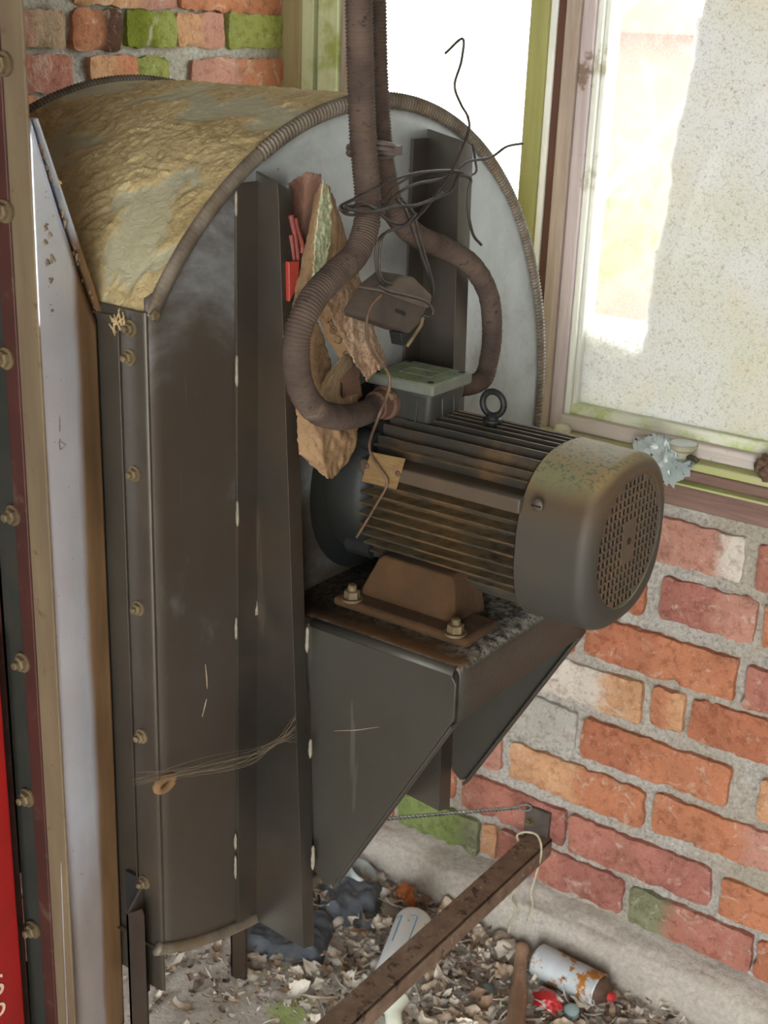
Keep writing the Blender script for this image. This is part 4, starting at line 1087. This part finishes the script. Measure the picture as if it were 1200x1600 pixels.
b = leaning(fx(47), fx(78), YM-.003, YM, -.64, .95); o = obj('flange_edge', b, M_tan, mach, bevel=0.001)
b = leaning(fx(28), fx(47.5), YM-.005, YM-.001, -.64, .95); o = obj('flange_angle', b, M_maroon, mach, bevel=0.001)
b = leaning(fx(-2), fx(28.5), YM-.003, YM, -.64, .95); obj('flange_web', b, M_shaded, mach, bevel=0.001)
for (px, py) in ((6, 100), (8, 330), (10, 560), (21, 805), (36, 1035), (43, 1246), (52, 1452)):
    p = at(px, py, 'y', YM-0.005); b = MB(); b.hexbolt((p.x, p.y, p.z), (0, -1, 0), 0.0072, 0.006, 0.005); obj('bolt', b, M_bolt, mach, smooth='auto')
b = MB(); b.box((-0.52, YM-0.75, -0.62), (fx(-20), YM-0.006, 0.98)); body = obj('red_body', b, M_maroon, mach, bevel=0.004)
for lx in (-0.50, -0.16):  # unseen legs, added so light can pass under the body
    for ly in (YM-0.72, YM-0.06):
        b = MB(); b.box((lx, ly, FZ), (lx+.04, ly+.04, -0.62)); obj('added_leg', b, M_shaded, mach)
xq = at(20, 1360, 'y', YM-0.03).x
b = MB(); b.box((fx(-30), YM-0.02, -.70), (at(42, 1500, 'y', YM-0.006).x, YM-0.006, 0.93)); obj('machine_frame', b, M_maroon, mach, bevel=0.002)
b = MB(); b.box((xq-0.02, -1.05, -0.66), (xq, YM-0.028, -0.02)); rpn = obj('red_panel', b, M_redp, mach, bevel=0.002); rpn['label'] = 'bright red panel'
cu = bpy.data.curves.new('lettering', 'FONT'); cu.body = 'S\no'; cu.size = 0.034; cu.space_line = 0.75; cu.extrude = 0.0004; cu.align_x = 'RIGHT'
to = bpy.data.objects.new('lettering_tmp', cu); C.objects.link(to); bpy.context.view_layer.update()
me = bpy.data.meshes.new_from_object(to.evaluated_get(bpy.context.evaluated_depsgraph_get())); bpy.data.objects.remove(to)
lt = bpy.data.objects.new('lettering', me); C.objects.link(lt); me.materials.append(simple('cream_lettering', '#c9b9a3', '#b8a690', 40, 0.6))
pt = at(8, 1548, 'x', xq+0.0006)
me.transform(Matrix.Translation(pt) @ Matrix.Rotation(R(90), 4, 'Z') @ Matrix.Rotation(R(90), 4, 'X')); lt.parent = rpn; lt.location = (0, 0, 0); lt['label'] = 'cream lettering'

# ------------------------------------------------------------------ BAR, BRACKET, wires on the wall
M_rustbar = simple('rusty_angle_iron', '#6b5648', '#85715f', 30, 0.85, 0.2, 0.6, 0.002, spots=[(40, 0.55, 0.66, '#4a382c'), (90, 0.62, 0.7, '#a3988a')])
p0 = at(838, 1312, 'y', .47)
bar = thing('angle_iron_bar', 'rusty angle iron bar running from the wall plate out across the littered floor', 'bar', (p0.x, 0.2, p0.z-0.03))
b = MB(); hh = 0.020
b.box((p0.x-hh, -0.62, p0.z-0.0035), (p0.x+hh, 0.487, p0.z)); b.box((p0.x+hh-0.0035, -0.62, p0.z-0.030), (p0.x+hh, 0.487, p0.z)); obj('bar', b, M_rustbar, bar, bevel=0.001)
b = MB(); b.box((p0.x-hh-0.012, 0.485, p0.z-0.040), (p0.x+hh-0.008, 0.4935, p0.z+0.044)); wp = obj('wall_plate', b, simple('dark_steel_plate', '#4b4440', '#5d534c', 40, 0.7, 0.3, 0.4), bar, bevel=0.001)
b = MB(); q = at(827, 1283, 'y', .485); b.hexbolt(q, (0, -1, 0), 0.006, 0.006, 0.003); obj('bolt', b, M_bolt, wp, smooth='auto')
b = MB(); b.box((p0.x+hh-0.006, -0.62, FZ), (p0.x+hh, -0.59, p0.z-0.0)); obj('foot_post', b, M_rustbar, bar)
# twisted steel wire to the plate
a0 = at(812, 1262, 'y', .475); a1 = at(640, 1275, 'y', .10); a1 = Vector((-0.03, 0.06, -0.40)); a1 = at(560, 1283, 'y', .22)
def twist(a0, a1, r, pitch, wr):
    d = a1-a0; L = d.length; n = int(L/pitch*8); u = d.orthogonal().normalized(); v = d.normalized().cross(u); out = []
    for ph in (0, math.pi): out.append([a0+d*(i/n)+(u*math.cos(i*math.pi/4+ph)+v*math.sin(i*math.pi/4+ph))*r for i in range(n+1)])
    return out
b = MB()
for pth in twist(a0, a1, 0.0017, 0.014, 0): b.tube(pth, 0.0017, 6)
b.tube([a0+right*(0.010*math.cos(t/3)+0.009)+up*0.005*math.sin(t/3) for t in range(20)], 0.0013, 6)
o = obj('twisted_wire', b, simple('steel_wire', '#6d726f', '#8b8f8a', 60, 0.4, 0.7), smooth=True); tag(o, 'twisted grey steel wire stretched from the wall plate behind the fan bracket', 'wire')
b = MB()
def wall(px, py, y=.455): return at(px, py, 'y', y)
s1 = [wall(812, 1320), wall(808, 1305, .45), wall(822, 1300, .45), wall(840, 1306, .45), wall(846, 1330, .45), wall(838, 1365, .45), wall(830, 1395, .447), wall(832, 1415, .445), wall(824, 1438, .445)]
s2 = [wall(812, 1320), wall(811, 1345, .45), wall(812, 1375, .448), wall(798, 1402, .446), wall(806, 1420, .446), wall(799, 1440, .446), wall(794, 1458, .43)]
b.tube(spline(s1, 6), 0.0018, 6); b.tube(spline(s2, 6), 0.0018, 6)
o = obj('string', b, simple('pale_string', '#a8a389', '#bdb8a0', 90, 0.9), smooth=True); tag(o, 'pale string looped over the bar end and hanging down the plinth', 'string')

# ------------------------------------------------------------------ SILL ITEMS
def lump(name, c, r, mat, seed, lab, cat, amp=0.12, fr=1.6, sub=4):
    b = MB(); bmesh.ops.create_icosphere(b.bm, subdivisions=sub, radius=1)
    for v in b.bm.verts:
        p = v.co.copy(); f = 1+amp*noise.noise(p*fr+Vector((seed, 0, 0))); v.co = Vector(c)+Vector((p.x*r[0]*f, p.y*r[1]*f, p.z*r[2]*f))
    o = obj(name, b, mat, smooth=True); return tag(o, lab, cat)
q = at(880, 655, 'y', .481)
lump('pebble', (q.x, .481, -.022+.0085), (.0135, .010, .0085), simple('pebble_stone', '#a9a48c', '#c4c0a8', 40, 0.8), 3, 'pale round pebble on the sill in the corner of the window frame', 'pebble')
M_bag = simple('clear_plastic_film', '#c3d3d3', '#dfe8e6', 25, 0.25, 0, 0.2); 
bg = [n for n in M_bag.node_tree.nodes if n.type == 'BSDF_PRINCIPLED'][0]; bg.inputs['Transmission Weight'].default_value = 0.5
b = MB(); bc = at(1040, 718, 'y', .462); bc.z = -0.0435+0.018
def bagf(u, v):
    a = 6.28319*u; ph = math.pi*v
    rr = Vector((math.cos(a)*math.sin(ph)*0.036, math.sin(a)*math.sin(ph)*0.017, -math.cos(ph)*0.017+0.017))
    q = Vector((math.cos(a)*math.sin(ph), math.sin(a)*math.sin(ph), math.cos(ph)))
    f = 1+0.55*(1-2.4*abs(noise.noise(q*3.1+Vector((3, 1, 0)))))-0.3+0.35*abs(noise.noise(q*8))
    p = bc+Vector((rr.x*f, rr.y*f, max(0.0005, rr.z*f*(0.95-0.55*min(1, max(0, rr.x/0.03+0.3))))))
    if p.y < 0.456: p.z -= (0.456-p.y)*2.2
    return p
b.grid(bagf, 60, 34)
bag = obj('plastic_bag', b, M_bag, None, smooth='auto', angle=25); tag(bag, 'crumpled clear plastic bag of small hardware on the window sill behind the cowl', 'bag')
b = MB(); p = Vector((bc.x-0.026, bc.y-0.004, bc.z+0.016)); b.cyl(p+Vector((0, 0, -0.008)), p+Vector((0, 0, 0.008)), 0.0016, 8)
o = obj('black_pin', b, M_black); tag(o, 'short black pin standing at the left end of the plastic bag', 'pin')
lc = Vector((0.158, 0.474, -0.018))
tin = thing('round_tin_cap', 'round pale metal cap on the window sill behind the plastic bag', 'cap', lc)
b = MB(); b.lathe(lc, (0, 0, 1), [(0, 0.010), (0.002, 0.013), (0.014, 0.014), (0.018, 0.0195), (0.024, 0.0200), (0.0245, 0.0185)], 32); obj('cap_body', b, simple('cap_olive', '#8c8a72', '#a3a18a', 40, 0.6), tin, smooth='auto')
b = MB(); b.cyl(lc+Vector((0, 0, 0.0235)), lc+Vector((0, 0, 0.0246)), 0.0184, 32); obj('cap_top', b, simple('cap_top', '#b9c1c4', '#ccd3d6', 40, 0.35, 0.3), tin, smooth='auto')
b = MB(); b.tube(spline([lc+Vector((0.010, -0.006, 0.008)), lc+Vector((0.020, -0.009, 0.010)), lc+Vector((0.027, -0.010, 0.006))], 5), 0.0035, 8); obj('cap_tab', b, M_pad, tin, smooth=True)
q = at(1195, 725, 'y', .470)
lump('dried_seed_pod', (q.x+0.006, .476, -.021+.018), (.018, .013, .018), simple('dry_pod', '#5a4334', '#7d6350', 60, 0.9, 0, 1.0, 0.004), 8, 'brown dried husk on the sill at the right edge of the view', 'husk', 0.5, 2.4)
for (px, py, s_) in ((855, 658, .004), (1005, 652, .003), (905, 672, .002), (1125, 690, .002), (1095, 715, .003)):
    pass

# ------------------------------------------------------------------ FLOOR ITEMS
def onf(px, py, h=0.0): return at(px, py, 'z', FZ+h)
# plastic bottle lying with its base toward the wall
a = onf(648, 1440, .035); c = onf(606, 1553, .030)
bt = thing('plastic_bottle', 'white plastic bottle with a faded blue label lying on the leaves beneath the angle iron', 'bottle', (a+c)/2-Vector((0, 0, .03)))
ax = (c-a).normalized(); L = (c-a).length; rb_ = 0.031
M_bot = simple('white_plastic', '#e6f0f3', '#eef3f2', 20, 0.4, 0, 0.1, spots=[(60, 0.64, 0.7, '#a89c8a')])
b = MB(); b.lathe(a, ax, [(-.008, 0.012), (-.006, rb_*0.75), (0.0, rb_*0.93), (0.008, rb_), (L*0.5, rb_), (L*0.86, rb_), (L*0.96, rb_*0.9), (L, rb_*0.62)], 32); bb_ = obj('bottle_body', b, M_bot, bt, smooth=True)
b = MB()
M_blue = simple('faded_blue_print', '#4f9ac0', '#69aacb', 60, 0.5)
u = ax.cross(Vector((0, 0, 1))).normalized(); v = u.cross(ax).normalized()
if v.z < 0: v = -v
def bp(s_, th, r=rb_+0.0006): return a+ax*(s_*L)+(u*math.cos(th)+v*math.sin(th))*r
fl_ = -1 if u.dot(right) > 0 else 1
def lin(l, r=0.0009):
    P = []
    for (s0, t0), (s1, t1) in zip(l, l[1:]):
        for k in range(9): P.append(bp(s0+(s1-s0)*k/8, t0+(t1-t0)*k/8))
    b.tube(P, r, 5)
m0 = math.pi/2
lin([(0.14, m0+fl_*-0.05), (0.14, m0+fl_*0.30), (0.62, m0+fl_*0.30), (0.66, m0+fl_*0.9)]); lin([(0.14, m0-fl_*0.9), (0.14, m0-fl_*0.55), (0.5, m0-fl_*0.55)])
for k in range(4): lin([(0.50+0.05*k, m0+fl_*0.42), (0.48+0.05*k, m0+fl_*0.85)], 0.0013)
obj('label_print', b, M_blue, bb_)
b = MB(); d_ = (onf(610, 1600, .02)-onf(606, 1560, .03)).normalized(); e0 = onf(612, 1562, .030)
b.lathe(e0, d_, [(0, 0.0245), (0.004, 0.0255), (0.022, 0.0130), (0.030, 0.0125), (0.045, 0.0125), (0.05, 0.010)], 28)
o = obj('nozzle_cap', b, simple('cream_plastic', '#cdd5c4', '#dfe3d3', 30, 0.4), smooth='auto'); tag(o, 'cream plastic funnel shaped nozzle lying below the mouth of the white bottle', 'nozzle')
# tool handle
a = onf(815, 1487, .022); c = onf(806, 1600, .020)
b = MB(); ax = (c-a).normalized(); Lh = (c-a).length*1.5
b.lathe(a-ax*0.012, ax, [(0, 0.006), (0.002, 0.0115), (0.008, 0.0135), (0.016, 0.0132), (0.024, 0.0105), (0.06, 0.0100), (0.09, 0.0108), (0.105, 0.0125), (0.108, 0.0142), (Lh, 0.0145)], 24)
o = obj('tool_handle', b, simple('worn_wood_handle', '#8f735d', '#b0927a', 25, 0.7, 0, 0.4, stretch=(1, 1, 6), spots=[(90, 0.6, 0.7, '#c9b59b')]), smooth='auto'); tag(o, 'worn wooden tool handle standing out of the litter left of the rusty can', 'handle')
# rusty spray can
a = onf(842, 1500, .026); c = onf(936, 1548, .028)
can = thing('spray_can', 'white spray can flaking with orange rust lying against the concrete plinth', 'can', (a+c)/2-Vector((0, 0, .028)))
ax = (c-a).normalized(); L = (c-a).length; rc_ = 0.0265
M_can = simple('rusted_white_paint', '#c4ccd0', '#b3bcc0', 30, 0.5, 0.1, 0.3, spots=[(32, 0.52, 0.57, '#a8702c'), (24, 0.60, 0.66, '#5d3a22')])
b = MB(); b.lathe(a, ax, [(-.004, rc_*0.8), (0, rc_), (L*0.98, rc_), (L, rc_*1.04), (L+.002, rc_*1.0)], 36); cb = obj('can_body', b, M_can, can, smooth='auto')
b = MB(); b.lathe(a+ax*L, ax, [(0, rc_*0.98), (0.006, rc_*0.9), (0.014, rc_*0.55), (0.018, 0.009)], 28); obj('can_shoulder', b, simple('brown_can_shoulder', '#4a372c', '#66503f', 40, 0.7, 0.3), can, smooth=True)
b = MB(); b.lathe(a+ax*(L+.016), ax, [(0, 0.008), (0.010, 0.0075), (0.012, 0.003)], 18); obj('nozzle', b, simple('red_nozzle', '#a3272c', '#b8383a', 30, 0.5), can, smooth='auto')
# small caps, ball, red wrapper, round stone, broken cup
p = onf(761, 1545, .012); b = MB(); b.lathe(p-Vector((0, 0, .012)), (0.1, -0.1, 1), [(0, 0.013), (0.012, 0.013), (0.016, 0.011), (0.019, 0.007), (0.021, 0.004)], 24)
o = obj('round_button_cap', b, simple('grey_cap', '#56605c', '#737d79', 40, 0.3), smooth='auto'); tag(o, 'small dark grey domed cap in the leaves left of the tool handle', 'cap')
p = onf(893, 1578, .010); b = MB(); d_ = Vector((0.15, -0.3, 1)).normalized(); b.lathe(p-Vector((0, 0, .018)), d_, [(0, 0.0115), (0.008, 0.0115), (0.0085, 0.0105), (0.0105, 0.0105), (0.011, 0.0118), (0.020, 0.0118), (0.0205, 0.0105), (0.0225, 0.0105), (0.023, 0.0115), (0.028, 0.011), (0.030, 0.008)], 24)
o = obj('ribbed_plug', b, simple('pale_blue_plastic', '#8ea5a6', '#a9bcbb', 40, 0.4), smooth='auto'); tag(o, 'pale blue ribbed plastic plug standing below the rusty spray can', 'plug')
cw0 = onf(858, 1570, .012)
b = patch([[cw0+Vector((-.03, .012, 0.004)), cw0+Vector((-.01, .02, .012)), cw0+Vector((.02, .016, .004))], [cw0+Vector((-.028, 0, .006)), cw0+Vector((0, 0, .018)), cw0+Vector((.026, .0, .006))], [cw0+Vector((-.02, -.016, 0)), cw0+Vector((0, -.02, .008)), cw0+Vector((.022, -.014, 0))]], 20, 20, 0.004, 60, 33)
o = obj('candy_wrapper', b, simple('red_white_wrapper', '#b3262c', '#c23a3c', 30, 0.35, 0, 0.3, spots=[(28, 0.52, 0.56, '#e5d5d0')]), smooth=True, solid=0.0004); tag(o, 'crumpled red and white wrapper in the leaves right of the tool handle', 'wrapper')
p = onf(784, 1466, .012); lump('round_stone', p, (.015, .014, .012), simple('brownish_stone', '#8f7f70', '#a6988a', 40, 0.9), 5, 'small round brown stone at the foot of the plinth behind the tool handle', 'stone')
p = onf(548, 1372, .02); b = MB(); b.lathe(p-Vector((0, 0, .02)), (0.5, 0.3, 1), [(0, 0.018), (0.002, 0.02), (0.045, 0.026)], 28, cap=False)
o = obj('clear_cup', b, M_bag, smooth=True, solid=0.0008); tag(o, 'clear plastic cup half buried in leaves under the fan bracket', 'cup')
# cloths
M_cloth = simple('dark_blue_cloth', '#454b52', '#5b6167', 16, 0.95, 0, 0.7, 0.003, spots=[(26, 0.56, 0.68, '#7d7a74')])
def cloth(name, px4, h, seed, lab, amp=0.008):
    P = [onf(*p) for p in px4]
    b = MB()
    def f(u, v):
        p = P[0].lerp(P[1], u).lerp(P[3].lerp(P[2], u), v)
        e = min(1, min(u, 1-u)*7)*min(1, min(v, 1-v)*7); e = e**0.5
        r_n = 1-abs(noise.noise(Vector((p.x*22, p.y*22, seed))))*2.4
        return Vector((p.x+0.006*N(v*7, seed), p.y+0.006*N(u*7, seed, 3), FZ+0.002+e*(h+amp*r_n+0.004*N(p.x*70, p.y*70, seed))))
    b.grid(f, 60, 44)
    o = obj(name, b, M_cloth, smooth=True); return tag(o, lab, 'cloth')
cloth('folded_cloth', ((372, 1492), (392, 1425), (530, 1440), (505, 1515)), 0.026, 1.5, 'folded dark blue cloth lying on the floor under the hanging end of the rib', 0.005)
cloth('crumpled_cloth', ((500, 1445), (500, 1385), (605, 1395), (590, 1455)), 0.020, 4.5, 'crumpled dark cloth heap between the folded cloth and the white bottle', 0.016)

# leaf litter: individual dry leaves
LM = [simple('dry_leaf_%s' % n_, c1, c2, 40, 0.9, 0, 0.4) for n_, c1, c2 in (('tan', '#c2b29d', '#a99883'), ('grey', '#bab5ac', '#9c958b'), ('brown', '#806856', '#987f69'), ('dark', '#5a4e45', '#6f6257'), ('pale', '#ddd7ca', '#cac1b2'), ('orange', '#b5703f', '#a3623a'))]
def leafmesh(k, mat):
    b = MB(); r2_ = random.Random(k)
    L = 0.021+0.010*r2_.random(); Wd = L*(0.38+0.3*r2_.random()); curl = r2_.uniform(-12, 30); fold = r2_.uniform(0.1, 0.9)
    def f(u, v):
        s_ = u; w_ = Wd*(0.03+math.sin(math.pi*min(1, max(0.0, s_)))**1.1)*(1+0.55*N(s_*6.3, k, (v > .5)*3))
        x = (s_-0.5)*2*L; y = (v-0.5)*2*w_
        z = fold*abs(y)*0.8+curl*(x*x)*0.5+0.012*N(x*55, y*55, k)+0.003*N(x*200, y*200, k)
        return Vector((x, y, z))
    b.grid(f, 10, 6); bm = b.bm; bmesh.ops.recalc_face_normals(bm, faces=bm.faces)
    me = bpy.data.meshes.new('dry_leaf'); bm.to_mesh(me); bm.free(); me.materials.append(mat)
    for p in me.polygons: p.use_smooth = True
    return me
metas = [leafmesh(k, LM[(0, 1, 4, 1, 3, 4, 0, 2, 1, 4)[k % 10]]) for k in range(20)]
def lobj(me, x, y, z, rz, rx, ry, s_, lab, cat, name, grp):
    o = bpy.data.objects.new(name, me); C.objects.link(o); o.location = (x, y, z); o.rotation_euler = (rx, ry, rz); o.scale = (s_,)*3
    o['label'] = lab; o['category'] = cat; o['group'] = grp; return o
lr = random.Random(11)
KEEP = [(onf(648, 1440), onf(610, 1600), .036), (onf(842, 1500), onf(945, 1552), .028), (onf(815, 1487), onf(806, 1600), .016), (onf(380, 1470), onf(515, 1478), .035), (onf(761, 1545), onf(762, 1546), .014), (onf(893, 1575), onf(893, 1576), .014), (onf(858, 1570), onf(859, 1571), .022)]
def clear(x, y):
    p = Vector((x, y, FZ))
    for a_, c_, r__ in KEEP:
        d_ = c_-a_; t_ = max(0, min(1, (p-a_).dot(d_)/d_.length_squared))
        if (p-(a_+d_*t_)).length < r__: return False
    return True
def dens(x, y):
    # litter is thick toward the plinth and thins on the open floor
    return min(1, max(0, (y-0.06)*3.0+0.25))*(0.6 if y < 0.08 else 1)
cnt = 0
while cnt < 285:
    x = lr.uniform(-.52, .22); y = lr.uniform(-.04, .43)
    if lr.random() > dens(x, y) or not clear(x, y): continue
    h = 0.004+0.018*max(0, (y-.15)/.3)*lr.random()
    lobj(lr.choice(metas), x, y, FZ+h+0.004, lr.uniform(0, 6.28), lr.uniform(-.6, .6), lr.uniform(-.5, .5), lr.uniform(.40, .95), 'dry curled leaf in the litter on the floor between fan and plinth', 'leaf', 'dry_leaf', 'dry leaves littering the floor'); cnt += 1
om = leafmesh(77, LM[5])
for (px, py, rz, s_) in ((640, 1402, .5, 1.0),):
    p = onf(px, py, .02); o = lobj(om, p.x, p.y, p.z, rz, .3, .2, s_, 'bright orange dead leaf beside the plinth above the white bottle', 'leaf', 'orange_leaf', None) if False else None
o = bpy.data.objects.new('orange_leaf', om); C.objects.link(o); o.location = onf(634, 1398, .022); o.rotation_euler = (.35, .1, -.5); o.scale = (1.1,)*3
o['label'] = 'bright orange dead leaf by the plinth above the white bottle'; o['category'] = 'leaf'
# twigs
def twigmesh(k):
    r2_ = random.Random(k+50); pts = [Vector((0, 0, 0))]; d = Vector((1, 0, 0))
    for i in range(6):
        d = (d+Vector((r2_.uniform(-.3, .3), r2_.uniform(-.5, .5), r2_.uniform(-.2, .2)))).normalized(); pts.append(pts[-1]+d*0.007)
    b = MB(); b.tube(pts, [0.0018, 0.0017, 0.0015, 0.0016, 0.0012, 0.001, 0.0006], 6); bm = b.bm
    me = bpy.data.meshes.new('twig'); bm.to_mesh(me); bm.free(); me.materials.append(LM[(1, 4, 0)[k % 3]])
    for p in me.polygons: p.use_smooth = True
    return me
tms = [twigmesh(k) for k in range(8)]
for k in range(110):
    x = lr.uniform(-.48, .20); y = lr.uniform(.0, .42)
    lobj(lr.choice(tms), x, y, FZ+.004+.014*max(0, (y-.15)/.3), lr.uniform(0, 6.28), 0, lr.uniform(-.3, .3), lr.uniform(.7, 1.5), 'short dry twig in the litter on the floor between fan and plinth', 'twig', 'twig', 'dry twigs littering the floor')
# grit and crumbs: uncountable
b = MB()
for k in range(11000):
    x = lr.uniform(-.55, .32); y = lr.uniform(-.12, .445)
    if lr.random() > 0.25+0.75*dens(x, y): continue
    s_ = lr.uniform(0.001, 0.0055)*(1.0 if y > .1 else .7); z = FZ+0.001+0.010*max(0, (y-.2)/.25)*lr.random()
    q = [Vector((x+lr.uniform(-1, 1)*s_*1.6, y+lr.uniform(-1, 1)*s_, z+lr.uniform(-.4, 1)*s_)) for _ in range(4)]
    vs = [b.bm.verts.new(p) for p in q]; mi = lr.choice((0, 1, 1, 2, 3, 4))
    for f in ((0, 1, 2), (0, 2, 3), (0, 3, 1), (1, 3, 2)): b.bm.faces.new([vs[i] for i in f]).material_index = mi
for k in range(2600):
    x = lr.uniform(-.55, .30); y = lr.uniform(-.10, .445)
    if lr.random() > 0.35+0.65*dens(x, y) or not clear(x, y): continue
    s_ = lr.uniform(0.003, 0.009); z = FZ+0.003+0.016*max(0, (y-.15)/.3)*lr.random(); t = lr.uniform(0, 6.28); cz = lr.uniform(-60, 120)
    ux, uy = math.cos(t), math.sin(t); w_ = s_*lr.uniform(0.2, 0.9); tl = lr.uniform(-.5, .5); mi = lr.choice((0, 1, 1, 2, 4, 4, 3))
    g = [[b.bm.verts.new((x+ux*a_*s_-uy*c_*w_+0.001*lr.uniform(-1, 1), y+uy*a_*s_+ux*c_*w_+0.001*lr.uniform(-1, 1), z+a_*s_*tl+cz*(a_*s_)**2+abs(c_)*w_*0.4)) for c_ in (-1, 0, 1)] for a_ in (-1, -.4, .4, 1)]
    for i in range(3):
        for j in range(2): b.bm.faces.new((g[i][j], g[i+1][j], g[i+1][j+1], g[i][j+1])).material_index = mi
o = obj('litter_grit', b, LM[:5]); tag(o, 'grit and leaf crumbs scattered thickly over the floor under the fan', 'litter', kind='stuff')

# cobweb between flange and rib, wisp of straw on the flange
b = MB()
for k in range(16):
    a = at(205+rnd.uniform(-3, 25), 1215+rnd.uniform(-14, 12), 'x', -0.01+rnd.uniform(0, .02)); c = at(462, 1110+rnd.uniform(0, 60), 'x', .060+rnd.uniform(-.01, .01))
    mid = at(330+rnd.uniform(-20, 60), 1196+rnd.uniform(-14, 6), 'x', .035)
    b.tube(spline([a, mid, at(425, 1166+rnd.uniform(-8, 4), 'x', .05), c], 6), 0.00015, 4)
o = obj('cobweb', b, simple('dusty_cobweb', '#5f5343', '#6d604d', 60, 0.9)); tag(o, 'dusty brown cobweb strung from the bolted flange to the left rib', 'cobweb')
b = MB()
for k in range(14):
    p = at(186+rnd.uniform(-10, 12), 512+rnd.uniform(-12, 14), 'y', YL-0.008)
    b.tube([p, p+Vector((rnd.uniform(-.008, .008), rnd.uniform(-.004, .002), rnd.uniform(-.004, .016)))], [0.0012, 0.0004], 5)
o = obj('straw_wisp', b, simple('straw_bits', '#a08a62', '#8a7550', 60, 0.9)); tag(o, 'wisp of straw caught at the top of the bolted outlet flange', 'straw')
b = MB(); p = at(258, 1224, 'x', .002); b.tube([p+Vector((0, 0.012*math.cos(t), 0.006*math.sin(t))) for t in [k*0.5 for k in range(13)]], 0.0042, 8); 
o = obj('mud_blob', b, simple('clay_mud', '#6b5035', '#7c603f', 50, 0.95), fan, smooth=True)
